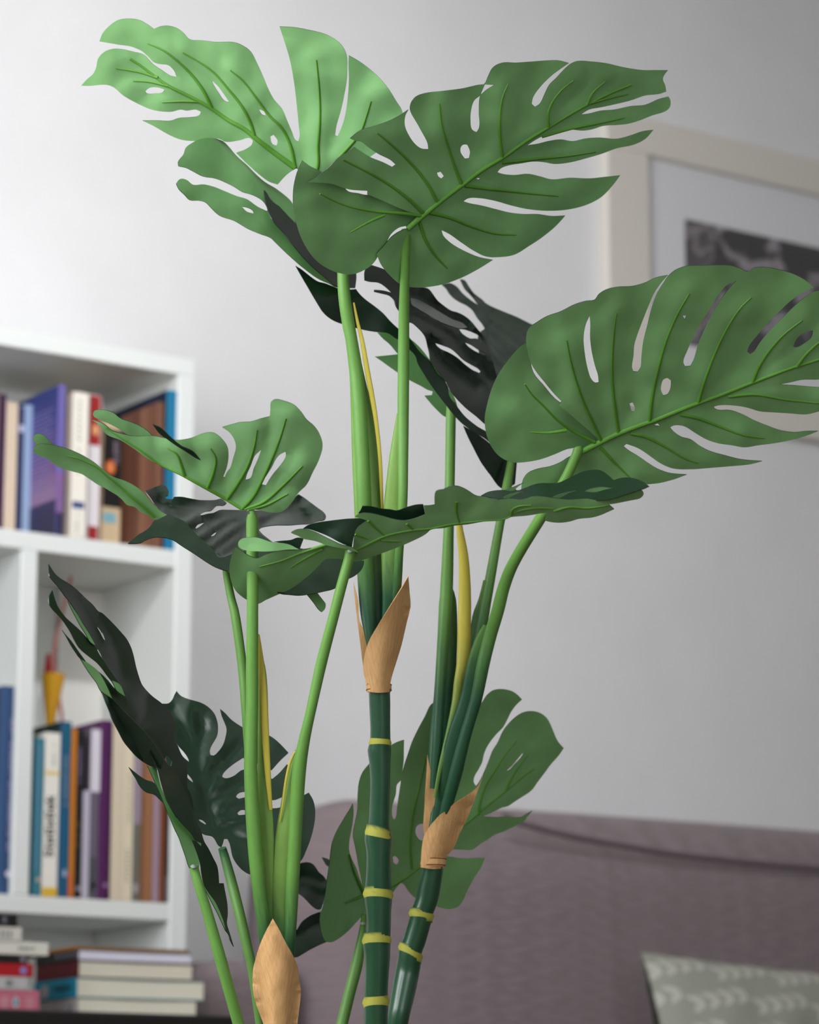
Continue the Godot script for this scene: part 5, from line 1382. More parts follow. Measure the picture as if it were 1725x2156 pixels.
	piece(TOP, [1013.4, 1043.9, 1028, 1036.2, 1044.7, 1033, 1065.6, 1032, 1086.4, 1031, 1089.6, 1032.9, 1105.3, 1028, 1123.1, 1021.1, 1140.8, 1017.6, 1158.6, 1018.1, 1178.3, 1016.2, 1194, 1009.3, 1209.8, 1001.4, 1227.5, 993.5, 1245.3, 990, 1261, 990, 1270.9, 993.5, 1282.7, 1002.4, 1292.6, 1011.6, 1306.4, 1007.3, 1322.1, 1005.9, 1337.9, 1008.3, 1351.7, 1013.2, 1367.5, 1024.1, 1355.7, 1029.4, 1347.8, 1031.4, 1335.9, 1036.1, 1316.2, 1042, 1296.5, 1048.7, 1276.8, 1052.6, 1257.1, 1053.6, 1237.4, 1050.7, 1217.7, 1051.7, 1198, 1052.6, 1178.3, 1050.7, 1162.5, 1048.7, 1138.8, 1045.7, 1123.1, 1045.7, 1099.4, 1052.6, 1079.7, 1050.7, 1060, 1051.7], [740, 1160, 1.872, 1200, 1060, 1.848, 1200, 1010, 1.875])
	piece(UNDER, [1065.9, 1032.5, 1073.8, 1028, 1081.7, 1025, 1091.5, 1020.7, 1103.8, 1016.6, 1095.5, 1021.1, 1089.6, 1025.4, 1082.1, 1032.3], [740, 1160, 1.866, 1200, 1060, 1.846, 1200, 1010, 1.83])
	piece(UNDER, [1060, 1047.7, 1071.8, 1041.2, 1085.6, 1037.3, 1111.2, 1032.9, 1097.4, 1035.5, 1079.7, 1043.2, 1069.9, 1049.1], [740, 1160, 1.866, 1200, 1060, 1.846, 1200, 1010, 1.83])
	piece(UNDER, [1162.5, 1048.1, 1174.3, 1042.4, 1186.1, 1038.4, 1213.7, 1032.9, 1198, 1037.5, 1178.3, 1047.7], [740, 1160, 1.866, 1200, 1060, 1.846, 1200, 1010, 1.83])
	piece(UNDER, [1231.5, 1034.1, 1239.4, 1030.6, 1249.2, 1028, 1268.9, 1025, 1288.6, 1027.4, 1272.9, 1030.6, 1253.2, 1035.7], [740, 1160, 1.866, 1200, 1060, 1.846, 1200, 1010, 1.83])
	end_leaf("leaf", "long leaf held almost edge on across the middle of the plant")
	start_leaf() # dark leaf at the left edge, seen edge on
	vein([181.4, 1261.2, 210.4, 1310.4, 246.7, 1375.7, 256.8, 1426.4], 0, 0)
	vein([161.2, 1261.2, 190.1, 1310.4, 210.4, 1361.2], 0, 0)
	vein([214.5, 1458.8, 272.5, 1521.2, 315.9, 1563.2, 344.9, 1603.8], 0, 0)
	vein([310.1, 1461.7, 307.2, 1512.5, 294.2, 1534.2], 0, 0)
	vein([327.5, 1618.3, 359.4, 1650.1, 388.4, 1700.9], 0, 0)
	hole([202.5, 1318.4, 207.5, 1321.3, 214.8, 1332.2, 220.3, 1348.1, 218.4, 1346.7, 210.4, 1332.2])
	hole([345.7, 1599.4, 349.3, 1590.7, 355.1, 1592.2, 363, 1601.6, 359.4, 1613.2, 352.2, 1608.1])
	piece(TOP, [101.4, 1187, 109, 1198.8, 116.2, 1209, 126.4, 1217.7, 140.9, 1226.4, 155.4, 1236.5, 169.9, 1249.6, 181.4, 1261.2, 194.5, 1272.8, 207.5, 1288, 213.3, 1290.1, 224.9, 1300.3, 239.4, 1314.8, 253.9, 1330.7, 267, 1346.7, 275.7, 1364.1, 281.4, 1382.9, 285.8, 1403.2, 291.6, 1423.5, 297.4, 1439.4, 301.4, 1445.8, 320.3, 1466.1, 337.7, 1479.1, 349.3, 1489.3, 358, 1500.9, 365.2, 1515.4, 368.1, 1529.9, 368.8, 1550.1, 366.7, 1555.9, 373.9, 1570.4, 381.2, 1587.8, 392.8, 1606.7, 394.2, 1628.4, 394.2, 1657.4, 402.9, 1677.7, 407.2, 1700.9, 412.1, 1727.3, 423.1, 1751, 429.4, 1771.5, 438.9, 1787.3, 448.3, 1806.2, 456.2, 1822, 459.4, 1837.7, 460.9, 1859.8, 470.4, 1859.8, 473.6, 1877.2, 478.3, 1904, 479.1, 1926.1, 477.5, 1945, 483, 1963.9, 491.7, 1993.1, 484.6, 1979.7, 479.9, 1965.5, 473.6, 1957.6, 470.4, 1941.8, 460.9, 1916.6, 451.5, 1897.7, 438.9, 1880.3, 429.4, 1864.5, 423.9, 1845.6, 420.7, 1822, 415.2, 1801.5, 408.9, 1784.1, 403.4, 1770.2, 410.5, 1768.3, 404.2, 1755.7, 391.5, 1743.1, 377.4, 1727.3, 366.3, 1711.5, 372.5, 1722.6, 360.9, 1703.8, 349.3, 1682, 342, 1663.2, 336.2, 1642.9, 331.2, 1621.2, 327.5, 1617.1, 315.9, 1612.5, 301.4, 1603.8, 287, 1592.2, 272.5, 1576.2, 260.9, 1561.7, 249.3, 1540, 237.7, 1518.3, 227.5, 1495.1, 218.8, 1473.3, 212.3, 1454.5, 234.8, 1470.1, 251, 1474.2, 262.6, 1466.2, 249.6, 1439.4, 240.9, 1426.4, 224.9, 1403.2, 210.4, 1377.1, 200.3, 1358.3, 187.2, 1333.6, 172.8, 1310.4, 161.2, 1290.1, 146.7, 1268.4, 132.2, 1249.6, 120.6, 1233.6, 110.4, 1222, 103.9, 1213.3, 102, 1197.4], [405, 1815, 1.885, 102, 1190, 1.85, 380, 1520, 1.965], 9.0)
	piece(TOP, [212.3, 1454.5, 234.8, 1470.1, 247.8, 1483.5, 265.2, 1500.9, 287, 1522.6, 304.3, 1540, 320.3, 1560.3, 330.4, 1574.8, 342, 1593.6, 344.9, 1602.3, 339.1, 1618.3, 331.2, 1619.4, 327.5, 1617.1, 315.9, 1612.5, 301.4, 1603.8, 287, 1592.2, 272.5, 1576.2, 260.9, 1561.7, 249.3, 1540, 237.7, 1518.3, 227.5, 1495.1, 218.8, 1473.3], [212, 1454, 1.858, 345, 1610, 1.868, 250, 1580, 1.866], 2.0)
	piece(TOP, [313, 1582.8, 320.3, 1567.5, 326.1, 1569, 343.5, 1599.4, 358, 1616.8, 375.4, 1635.7, 382.6, 1651.6, 392.8, 1671.9, 402.9, 1700.9, 408.7, 1740, 423.1, 1774.6, 410.8, 1768.3, 404.2, 1756, 391.5, 1743.1, 377.4, 1727.3, 366.3, 1711.5, 372.5, 1722.6, 360.9, 1703.8, 349.3, 1682, 342, 1663.2, 336.2, 1642.9, 331.2, 1621.2, 328.3, 1612.5, 321.7, 1596.5], [320, 1600, 1.862, 405, 1780, 1.868, 385, 1680, 1.882], 2.0)
	piece(TOP, [109.7, 1242, 103.9, 1252.5, 102.2, 1262.6, 103.2, 1271.3, 109, 1281.4, 119.1, 1291.6, 129.3, 1303.2, 140.9, 1319.1, 149.6, 1333.6, 156.8, 1348.1, 165.5, 1362.6, 175.7, 1372.8, 190.1, 1384.3, 204.6, 1395.9, 214.8, 1407.5, 226.4, 1423.5, 238, 1439.4, 243.8, 1452.5, 251, 1440.9, 233.6, 1417.7, 210.4, 1380, 195.9, 1355.4, 185.8, 1346.7, 169.9, 1329.3, 152.5, 1313.3, 138, 1300.3, 127.8, 1287.2, 120.6, 1275.7, 114.8, 1259.7], [405, 1815, 1.87, 102, 1190, 1.842, 380, 1520, 1.92])
	piece(TOP, [130.4, 1326.4, 138, 1336.5, 149.6, 1349.6, 159.7, 1364.1, 169.9, 1378.6, 180.3, 1392.8, 167, 1384.6, 158.3, 1372.8, 148.1, 1356.8, 138, 1338], [405, 1815, 1.86, 102, 1190, 1.834, 380, 1520, 1.9])
	piece(UNDER, [167.7, 1384.8, 180, 1392.8, 194.5, 1403.2, 206.1, 1413.3, 217.7, 1432.2, 226.4, 1449.6, 235.4, 1470.9, 223.5, 1462.9, 211.9, 1454.9, 203.2, 1438, 190.1, 1420.6, 178.6, 1403.2], [405, 1815, 1.86, 102, 1190, 1.834, 380, 1520, 1.9])
	piece(TOP, [205.8, 1413, 214.8, 1420.6, 226.4, 1432.2, 242.3, 1451, 262.9, 1466.2, 268.4, 1484.3, 253.9, 1491.6, 235.1, 1470.9, 227.8, 1452.5, 217.7, 1432.2], [405, 1815, 1.872, 102, 1190, 1.846, 380, 1520, 1.92])
	piece(UNDER, [142.3, 1265.5, 161.2, 1292.3, 174.2, 1314.5, 187.2, 1334.8, 200.6, 1359.7, 190.1, 1352.5, 187.2, 1348.8, 180, 1335.1, 169.9, 1319.1, 161.2, 1303.2, 149.6, 1281.4], [405, 1815, 1.86, 102, 1190, 1.836, 380, 1520, 1.91])
	piece(UNDER, [235.1, 1432.9, 251, 1440.9, 262.9, 1466.5, 245.2, 1453.9, 239.4, 1442.3], [405, 1815, 1.86, 102, 1190, 1.836, 380, 1520, 1.91])
	piece(UNDER, [309.4, 1611.7, 315.9, 1614.6, 328.3, 1618, 331.2, 1621.2, 336.2, 1642.9, 342.8, 1663.9, 349.3, 1682, 360.9, 1703.8, 372.5, 1722.6, 366.3, 1711.5, 377.4, 1727.3, 391.5, 1743.1, 404.2, 1756, 410.8, 1768.3, 423.4, 1776.2, 422.3, 1781.7, 410.5, 1770.2, 403.4, 1769.6, 408.9, 1784.1, 415.2, 1801.5, 419.6, 1822, 418.7, 1827.5, 407.3, 1826.7, 399.4, 1828.3, 396.3, 1822, 391.5, 1806.2, 383.7, 1784.1, 375.8, 1762, 367.9, 1746.2, 360, 1727.3, 356.5, 1719.7, 344.9, 1690.7, 334.8, 1666.1, 326.1, 1647.2, 315.9, 1624.1], [405, 1815, 1.868, 102, 1190, 1.84, 380, 1520, 1.91])
	piece(UNDER, [427.8, 1863.8, 438.9, 1881.1, 451.5, 1898, 460.9, 1916.6, 470.4, 1942.1, 474.4, 1958.4, 468.8, 1946.6, 457.8, 1922.9, 445.2, 1899.2, 435.7, 1880.3], [405, 1815, 1.865, 102, 1190, 1.84, 380, 1520, 1.91])
	end_leaf("dark leaf", "dark glossy leaf at the left edge, seen almost edge on")
	start_leaf() # dark green leaf behind it
	midrib([464.3, 1777, 450, 1726.4, 439, 1693.3, 427.9, 1651.5, 416.9, 1616.2, 403.7, 1576.6, 383.9, 1532.5, 364.1, 1495.1], 0, 0)
	vein([461, 1748.4, 487.4, 1739.6, 518.3, 1733, 540.3, 1730.8], 0, 0)
	vein([452.2, 1724.2, 478.6, 1713.2, 509.4, 1697.7, 540.3, 1686.7], 0, 0)
	vein([443.4, 1688.9, 469.8, 1671.3, 507.2, 1649.3, 551.3, 1633.9], 0, 0)
	vein([434.6, 1660.3, 447.8, 1627.2, 474.2, 1603, 500.6, 1572.2, 531.5, 1550.1], 0, 0)
	vein([416.9, 1616.2, 419.1, 1572.2, 425.7, 1539.1, 423.5, 1506.1], 0, 0)
	vein([461, 1755, 491.8, 1759.4, 518.3, 1770.4, 584.3, 1792.5], 0, 0)
	hole([367.4, 1559, 377.3, 1572.2, 388.3, 1584.3, 397.1, 1598.6, 397.8, 1604.8, 386.1, 1594.2, 378.4, 1584.3, 371.8, 1572.2])
	hole([394.9, 1629.4, 404.8, 1641.6, 407, 1648.2, 397.1, 1640.5, 393.8, 1635])
	hole([418, 1725.3, 425.7, 1726.4, 434.6, 1734.1, 432.3, 1736.3, 419.1, 1727.5])
	hole([499.5, 1712.1, 507.2, 1705.4, 516.1, 1705.4, 516.1, 1715.4, 502.8, 1716.5])
	piece(TOP, [342, 1481.9, 355.2, 1480.8, 363, 1473, 367.4, 1463.1, 371.8, 1455, 379.5, 1464.2, 392.7, 1470.8, 408.1, 1475.2, 425.7, 1480.8, 441.2, 1490.7, 452.2, 1503.9, 457.7, 1519.3, 459.4, 1532.5, 457.7, 1547.9, 452.2, 1559, 445.6, 1570, 441.8, 1581, 443.4, 1589.8, 450, 1590.9, 458.8, 1583.2, 469.8, 1567.8, 475.3, 1550.1, 477.1, 1534.7, 472, 1519.3, 466.5, 1506.1, 463.6, 1492.9, 474.2, 1501.7, 485.2, 1513.8, 498.4, 1523.7, 515, 1533.6, 531.5, 1539.1, 568.9, 1550.1, 584.3, 1561.2, 597.6, 1574.4, 607.5, 1585.4, 591, 1600.8, 572.2, 1621.7, 540.3, 1607.4, 511.7, 1595.3, 487.4, 1611.8, 469.8, 1629.4, 468, 1636.1, 474.2, 1638.9, 491.8, 1633.9, 511.7, 1620.6, 540.3, 1627.2, 573.3, 1640.5, 586.5, 1629.4, 604.2, 1609.6, 613, 1616.2, 624, 1638.3, 628.4, 1660.3, 594.3, 1677.9, 575.5, 1684.5, 540.3, 1673.5, 511.7, 1666.9, 500.6, 1671.3, 496.9, 1677.9, 502.8, 1681.9, 513.9, 1679, 540.3, 1693.3, 575.5, 1702.1, 591, 1699.9, 606.4, 1693.3, 637.2, 1675.7, 650.4, 1669.1, 659.2, 1684.5, 663.7, 1704.3, 663.2, 1726.4, 657, 1757.2, 646, 1788.1, 631.7, 1814.5, 606.4, 1823.3, 562.3, 1832.1, 540.3, 1838.7, 527.1, 1840.9, 513.9, 1834.3, 498.4, 1818.9, 489.6, 1803.5, 486.3, 1788.1, 483, 1774.8, 478.6, 1766, 472, 1766, 469.8, 1774.8, 466.5, 1783.7, 461, 1781.4, 447.8, 1761.6, 441.2, 1759.4, 430.1, 1757.2, 416.9, 1746.2, 403.7, 1726.4, 386.1, 1704.3, 368.5, 1660.3, 353, 1616.2, 346.4, 1572.2, 342, 1528.1, 339.8, 1506.1], [462, 1775, 1.99, 372, 1455, 2.06, 640, 1580, 2.05], 3.6)
	piece(TOP, [271, 1615.4, 281.2, 1624.1, 294.2, 1634.2, 307.2, 1642.2, 324.6, 1648.7, 334.8, 1666.1, 344.9, 1691.4, 336.2, 1683.5, 327.5, 1674.8, 320.3, 1671.2, 310.1, 1669, 300, 1661.7, 292.8, 1653, 287, 1641.4, 279.7, 1629.9], [462, 1775, 1.97, 372, 1455, 2.03, 640, 1580, 2.05])
	end_leaf("dark leaf", "dark green leaf with the deep notches, behind the edge-on leaf")
	start_leaf() # leaf behind the bamboo stems
	midrib([766.7, 1883.1, 806.8, 1874.2, 846.9, 1852, 882.5, 1825.2, 953.9, 1754.8, 998, 1720, 1016.6, 1703.7, 1051.4, 1675.9, 1074.5, 1657.3, 1102.4, 1634.1, 1125.6, 1617.9], 3.4, 1.4)
	vein([866.9, 1829.7, 863.6, 1785.2, 864.7, 1751.8, 871.4, 1702.8, 882.5, 1658.2, 895.9, 1595.9], 2.8, 1.2)
	vein([1007.3, 1715.3, 1011.9, 1685.2, 1023.5, 1652.7, 1042.1, 1622.5, 1069.9, 1580.8, 1088.5, 1559.9], 2.8, 1.2)
	vein([1065.3, 1664.3, 1074.5, 1643.4, 1093.1, 1613.3, 1111.7, 1590.1], 2.8, 1.2)
	hole([874.7, 1751.8, 878.1, 1738.4, 887, 1733.9, 893.7, 1733.9, 893.7, 1769.6, 887, 1769.6, 879.2, 1762.9])
	hole([826.8, 1804.1, 831.3, 1801.9, 838, 1807.4, 839.8, 1814.1, 835.8, 1820.4, 829.1, 1816.3])
	hole([1102.4, 1583.1, 1090.8, 1597, 1076.9, 1613.3, 1065.3, 1623.7, 1069.9, 1622.5, 1083.8, 1608.6, 1100.1, 1590.1])
	piece(UNDER, [766.7, 1883.1, 762.3, 1858.7, 755.6, 1825.2, 748.9, 1787.4, 743.3, 1756.2, 746.7, 1736.2, 752.9, 1702.8, 753.4, 1676, 756.7, 1644.9, 764.5, 1624.8, 775.6, 1610.4, 795.7, 1591.4, 822.4, 1570.3, 835.8, 1562.5, 850.7, 1557.6, 850.2, 1578.1, 849.6, 1604.8, 846.9, 1624.8, 844.7, 1641.5, 835.8, 1651.6, 833.5, 1671.6, 828, 1689.4, 825.1, 1705, 826.8, 1720.6, 830.2, 1726.2, 833.5, 1721.7, 835.8, 1702.8, 840.2, 1673.8, 843.5, 1651.6, 846.9, 1629.3, 853.6, 1604.8, 860.3, 1584.7, 866.9, 1564.7, 878.1, 1540.2, 895.9, 1506.8, 909.2, 1482.3, 929.3, 1473.4, 962.7, 1484.5, 985, 1495.7, 1014.2, 1479.9, 1023.5, 1466, 1035.1, 1455.5, 1046.7, 1451.3, 1062.9, 1451.3, 1079.2, 1455.5, 1090.8, 1463.6, 1099.4, 1472.5, 1088.5, 1482.2, 1076.9, 1497.3, 1067.6, 1515.8, 1058.3, 1532.1, 1046.7, 1543.7, 1035.1, 1557.6, 1025.8, 1571.5, 1018.9, 1587.7, 1015.4, 1604, 1007.3, 1620.2, 999.2, 1634.1, 997.3, 1645.7, 1002.6, 1655, 1009.6, 1645.7, 1018.9, 1627.2, 1029.3, 1601.7, 1037.4, 1580.8, 1049, 1562.2, 1058.3, 1541.4, 1069.9, 1525.1, 1083.8, 1511.2, 1097.7, 1501.9, 1111.7, 1497.7, 1125.6, 1497.7, 1139.5, 1501.9, 1151.1, 1511.2, 1158.1, 1522.8, 1165, 1539, 1174.3, 1559.9, 1187.1, 1575, 1176.6, 1590.1, 1160.4, 1608.6, 1146.5, 1627.2, 1132.5, 1645.7, 1118.6, 1664.3, 1100.1, 1677.1, 1083.8, 1687.5, 1069.9, 1696.8, 1056, 1700.3, 1044.4, 1706.1, 1028.2, 1714.2, 1016.6, 1718.4, 1037.4, 1720.4, 1060.6, 1720.4, 1083.8, 1720.4, 1097.7, 1720, 1109.3, 1713, 1121.4, 1706.1, 1111.7, 1717.7, 1102.4, 1729.3, 1083.8, 1739.7, 1060.6, 1750.1, 1042.1, 1757.1, 1028.2, 1766.4, 1009.6, 1778, 995.7, 1788.4, 974.8, 1789.1, 953.9, 1788.4, 940, 1791.9, 940, 1802.3, 963.2, 1805.8, 986.4, 1807, 1020.7, 1805.8, 1014.2, 1824.4, 1000.3, 1845.2, 991, 1861.5, 981.8, 1880, 974.8, 1896.3, 965.5, 1907.9, 951.6, 1913.7, 940, 1913.7, 918.1, 1907.6, 895.9, 1898.7, 873.6, 1889.8, 860.3, 1876.5, 849.1, 1860.9, 843.5, 1858.7, 835.8, 1867.6, 826.8, 1878.7, 806.8, 1887.6], [768, 1885, 2.125, 1180, 1570, 2.175, 800, 1600, 2.085])
	no_holes()
	piece(UNDER, [742.8, 1692, 735.7, 1705.2, 726.9, 1719.3, 716.3, 1737, 707.5, 1752.8, 700.5, 1770.4, 697, 1789.8, 694.3, 1812.7, 690.8, 1837.4, 687.3, 1862.1, 684.6, 1883.3, 680.2, 1904.4, 674.9, 1922, 673.2, 1937.9, 674.9, 1955.5, 679.3, 1971.4, 686.4, 1982, 695.2, 1984.1, 707.5, 1979.3, 721.6, 1969.6, 737.5, 1955.5, 753.4, 1937.9, 767.5, 1923.8, 771.9, 1920.3, 778, 1895.6, 776.3, 1883.3, 769.2, 1876.2, 758.6, 1853.3, 749.8, 1826.8, 741, 1809.2, 734.8, 1789.8, 735.7, 1766.9, 739.3, 1749.3, 742.8, 1728.1, 744.2, 1707], [768, 1885, 2.12, 690, 1950, 2.075, 740, 1700, 2.075])
	ride(1)
	vein([765.7, 1879.7, 755.1, 1856.8, 744.5, 1830.4, 735.7, 1798.6], 2.8, 1.2)
	vein([765.7, 1885.9, 746.3, 1893.8, 728.7, 1900.9], 2.8, 1.2)
	end_leaf("leaf", "mid green leaf behind the bamboo-like stems, pointing right")
	start_leaf() # dark leaf low behind the stems
	vein([600, 1869.2, 635.3, 1848, 674, 1858.6], 0, 0)
	vein([600, 1878, 644.1, 1869.2, 675.8, 1886.8], 0, 0)
	vein([610.6, 1974.9, 644.1, 1953.8, 674, 1943.2], 0, 0)
	piece(TOP, [564.7, 1886.8, 603.5, 1833.9, 631.7, 1818, 644.1, 1815.4, 656.4, 1818, 665.2, 1826.8, 670.5, 1835.7, 679.3, 1842.7, 688.1, 1855.1, 689.9, 1883.3, 679.3, 1913.2, 670.5, 1915, 659.9, 1909.7, 647.6, 1897.4, 637, 1886.8, 626.4, 1879.7, 615.9, 1895.6, 615.9, 1939.7, 624.7, 1958.7, 635.3, 1941.4, 647.6, 1930.9, 661.7, 1923.8, 677.6, 1918.5, 679.3, 1939.7, 681.1, 1966.1, 688.1, 1982.9, 670.5, 1990.8, 652.9, 1999.6, 635.3, 2010.2, 622.9, 2015.5, 600, 2001.4, 564.7, 1939.7], [600, 1900, 2.12, 690, 1850, 2.16, 690, 1960, 2.13], 6.0)
	piece(TOP, [677.6, 1804.8, 684.6, 1806.6, 695.2, 1811.9, 698.7, 1823.3, 689.9, 1823.7, 682.8, 1814.5], [600, 1900, 2.15, 690, 1850, 2.18, 690, 1960, 2.15])
	end_leaf("dark leaf", "dark leaf low behind the front sheath, two lobes showing")
	start_leaf() # leaf behind the top leaf, pointing left
	vein([619.6, 434.8, 541.3, 382.6, 454.3, 334.8, 410.9, 313], 0, 0)
	vein([584.8, 487, 519.6, 447.8, 454.3, 417.4, 393.5, 400], 0, 0)
	hole([508.7, 434.8, 517.4, 436.1, 532.6, 443.5, 534.8, 450, 519.6, 445.7])
	piece(UNDER, [376.1, 350, 374.8, 341.3, 387, 323.9, 391.3, 310.9, 402.2, 302.2, 419.6, 293.5, 437, 290.4, 454.3, 292.2, 469.6, 297.8, 484.8, 313, 497.8, 328.3, 519.6, 347.8, 541.3, 369.6, 556.5, 382.6, 584.8, 400, 619.6, 434.8, 623.9, 478.3, 671.7, 543.5, 719.6, 602.2, 710.9, 605.2, 693.5, 597.4, 671.7, 587.8, 641.3, 566.1, 610.9, 540, 578.3, 508.7, 571.7, 502.2, 550, 493.5, 523.9, 482.6, 493.5, 465.2, 463, 454.3, 445.7, 439.1, 432.6, 426.1, 419.6, 422.6, 400, 421.7, 389.1, 410.9, 376.1, 397.8, 370.9, 387, 378.3, 377.4, 391.3, 378.3, 406.5, 389.1, 428.3, 388.3, 450, 393.5, 471.7, 402.2, 497.8, 413, 519.6, 419.6, 541.3, 434.8, 560.9, 444.3, 565.2, 441.3, 554.3, 423.9, 532.6, 410.9, 510.9, 404.3, 493.5, 393.5, 476.1, 384.8, 454.3, 376.1, 428.3, 371.7, 406.5, 360.9, 393.5, 354.3], [690, 595, 2.06, 380, 350, 2, 560, 380, 2.05])
	piece(TOP, [553, 379.6, 556.5, 404.3, 560.9, 430.4, 567.4, 452.2, 578.3, 469.6, 597.8, 491.3, 619.6, 519.6, 650, 554.3, 684.8, 584.8, 710.9, 604.3, 728.3, 606.5, 747.8, 606.5, 750, 578.3, 732.6, 521.7, 689.1, 469.6, 632.6, 439.1, 589.1, 434.8, 567.4, 417.4, 558.7, 395.7], [690, 595, 2.05, 555, 385, 2.055, 650, 480, 2.075])
	end_leaf("leaf", "grey green leaf behind the top leaf, split into two strips pointing left")
	start_leaf() # dark drooping leaf behind the upper petioles
	vein([861.2, 620.9, 922, 649.3, 982.9, 681.7], 0, 0)
	vein([865.2, 645.2, 911.9, 665.5, 962.6, 691.9], 0, 0)
	vein([865.2, 661.4, 942.3, 702, 1003.2, 762.9, 1043.8, 803.5], 0, 0)
	vein([901.7, 722.3, 942.3, 762.9, 1003.2, 813.6], 0, 0)
	vein([881.4, 620.9, 942.3, 673.6, 1013.3, 714.2, 1064.1, 762.9], 0, 0)
	hole([916.3, 722.3, 930.1, 726.4, 950.4, 734.5, 962.6, 744.6, 974.8, 756.8, 991, 767, 1007.2, 776.1, 1012.3, 781.2, 1009.3, 785.6, 995.1, 779.1, 978.8, 767, 962.6, 752.8, 946.4, 742.6, 928.1, 734.5, 920, 728.4])
	hole([966.7, 692.9, 978.8, 693.9, 995.1, 700, 1009.3, 708.1, 1013.3, 717.2, 1011.3, 720.3, 1003.2, 713.2, 991, 713.2, 978.8, 707.1, 970.7, 700])
	hole([977.8, 720.3, 991, 725.4, 1005.2, 734.5, 1023.5, 744.6, 1019.4, 748.3, 1003.2, 740.6, 987, 730.4])
	piece(TOP, [767.8, 572.2, 773.9, 555.9, 800.3, 564.1, 820.6, 572.2, 840.9, 582.3, 865.2, 602.6, 885.5, 604.6, 899.7, 606.7, 909.9, 616.8, 920, 631, 934.2, 643.2, 948.4, 653.3, 962.6, 657.4, 978.8, 665.5, 993, 677.7, 1003.2, 689.9, 1013.3, 702, 1024.5, 722.3, 1031.6, 742.6, 1041.7, 775.1, 1049.9, 823.8, 1039.7, 844.1, 1033.6, 884.6, 1021.4, 892.8, 1003.2, 876.5, 982.9, 860.3, 962.6, 840, 946.4, 819.7, 938.3, 803.5, 922, 783.2, 909.9, 764.9, 906.8, 760.9, 903.8, 742.6, 899.7, 726.4, 895.7, 710.1, 888.6, 699, 877.4, 687.8, 867.2, 679.7, 862.2, 678.7, 840.9, 655.4, 833.8, 645.2, 828.7, 631, 820.6, 622.9, 806.4, 618.8, 788.1, 614.4, 788.1, 610.3, 806.4, 611.9, 825.7, 616.8, 812.5, 604.6, 798.3, 595.5, 780, 593.5, 767.8, 590.4], [800, 560, 2.1, 1060, 880, 2.14, 1000, 650, 2.18], 15.0)
	piece(TOP, [865.2, 628, 877.4, 630.6, 901.7, 642.8, 922, 655, 952.5, 672.8, 974.8, 681.3, 983.9, 689.9, 968.7, 691.9, 952.5, 687.8, 926.1, 677.7, 901.7, 663.5, 881.4, 651.3, 867.2, 641.2], [866, 631, 2.075, 983, 690, 2.11, 925, 640, 2.15], 1.0)
	no_holes()
	piece(TOP, [622.6, 560, 633, 566.1, 645.2, 575.7, 657.4, 585.2, 669.6, 593, 683.5, 596.5, 697.4, 601.7, 711.3, 607, 739.1, 609.6, 749.6, 608.7, 754.8, 616.5, 767, 628.7, 787.8, 644.3, 807, 660, 820.9, 675.7, 837.4, 691.3, 857.4, 707, 861.2, 710.1, 871.3, 724.3, 885.5, 742.6, 905.8, 760.9, 909.9, 767, 922, 787.2, 938.3, 803.5, 942.3, 811.6, 946.4, 833.9, 962.6, 856.2, 978.8, 876.5, 1003.2, 896.8, 1031.6, 917.1, 1031.6, 931.3, 1021.4, 923.2, 995.1, 907, 974.8, 892.8, 958.5, 876.5, 942.3, 856.2, 922, 829.9, 905.8, 807.5, 891.6, 785.2, 879.4, 764.9, 874.3, 748.7, 861.2, 734.5, 838.8, 714.2, 836.5, 713.9, 817.4, 701.7, 787.8, 698.3, 763.5, 693.9, 725.2, 683.5, 707.8, 677.4, 690.4, 667, 678.3, 654.8, 669.6, 640.9, 659.1, 623.5, 647, 602.6, 634.8, 581.7], [640, 570, 2.06, 1030, 930, 2.09, 800, 700, 2.075])
	piece(TOP, [975.8, 896.7, 999.1, 909.9, 1023.5, 927.1, 1041.7, 942.3, 1068.1, 958.5, 1088.4, 972.8, 1084.3, 1019.4, 1064.1, 1029.6, 1055.9, 1027.9, 1033.6, 1001.2, 1013.3, 972.8, 999.1, 946.4, 984.9, 918], [980, 900, 2.1, 1060, 1020, 2.12, 1080, 960, 2.13])
	end_leaf("dark leaf", "dark drooping leaf behind the two upper petioles")
	start_leaf() # far leaf, slightly out of focus
	vein([1112.8, 714.2, 1064.1, 681.7, 999.1, 627], 0, 0)
	vein([1104.6, 732.5, 1043.8, 689.9, 1003.2, 655.4, 962.6, 616.8], 0, 0)
	vein([1084.3, 754.8, 1053.9, 722.3, 1023.5, 698], 0, 0)
	vein([1068.1, 783.2, 1033.6, 742.6, 1015.4, 718.3], 0, 0)
	vein([1124.9, 698, 1084.3, 677.7, 1043.8, 657.4], 0, 0)
	piece(TOP, [930.1, 598.6, 948.4, 596.5, 962.6, 604.6, 972.8, 616.8, 987, 629, 1007.2, 643.2, 1003.2, 637.1, 991, 620.9, 978.8, 608.7, 968.7, 588.4, 978.8, 590.4, 987, 602.6, 997.1, 616.8, 1007.2, 624.9, 1015.4, 631, 1023.5, 639.1, 1043.8, 649.3, 1068.1, 659.4, 1088.4, 667.5, 1108.7, 677.7, 1133, 689.9, 1133, 732.5, 1084.3, 773, 1060, 813.6, 1049.9, 833.9, 1023.5, 783.2, 1007.2, 732.5, 1009.3, 702, 1021.4, 691.9, 1015.4, 681.7, 1005.2, 669.6, 995.1, 653.3, 982.9, 643.2, 966.7, 635.1, 954.5, 627, 946.4, 618.8, 940.3, 608.7], [960, 620, 2.3, 1110, 720, 2.28, 1060, 820, 2.2], 14.0)
	end_leaf("far leaf", "grey green leaf farthest back, its narrow strips pointing up and left")
	start_leaf() # leaf hidden behind the drooping leaf
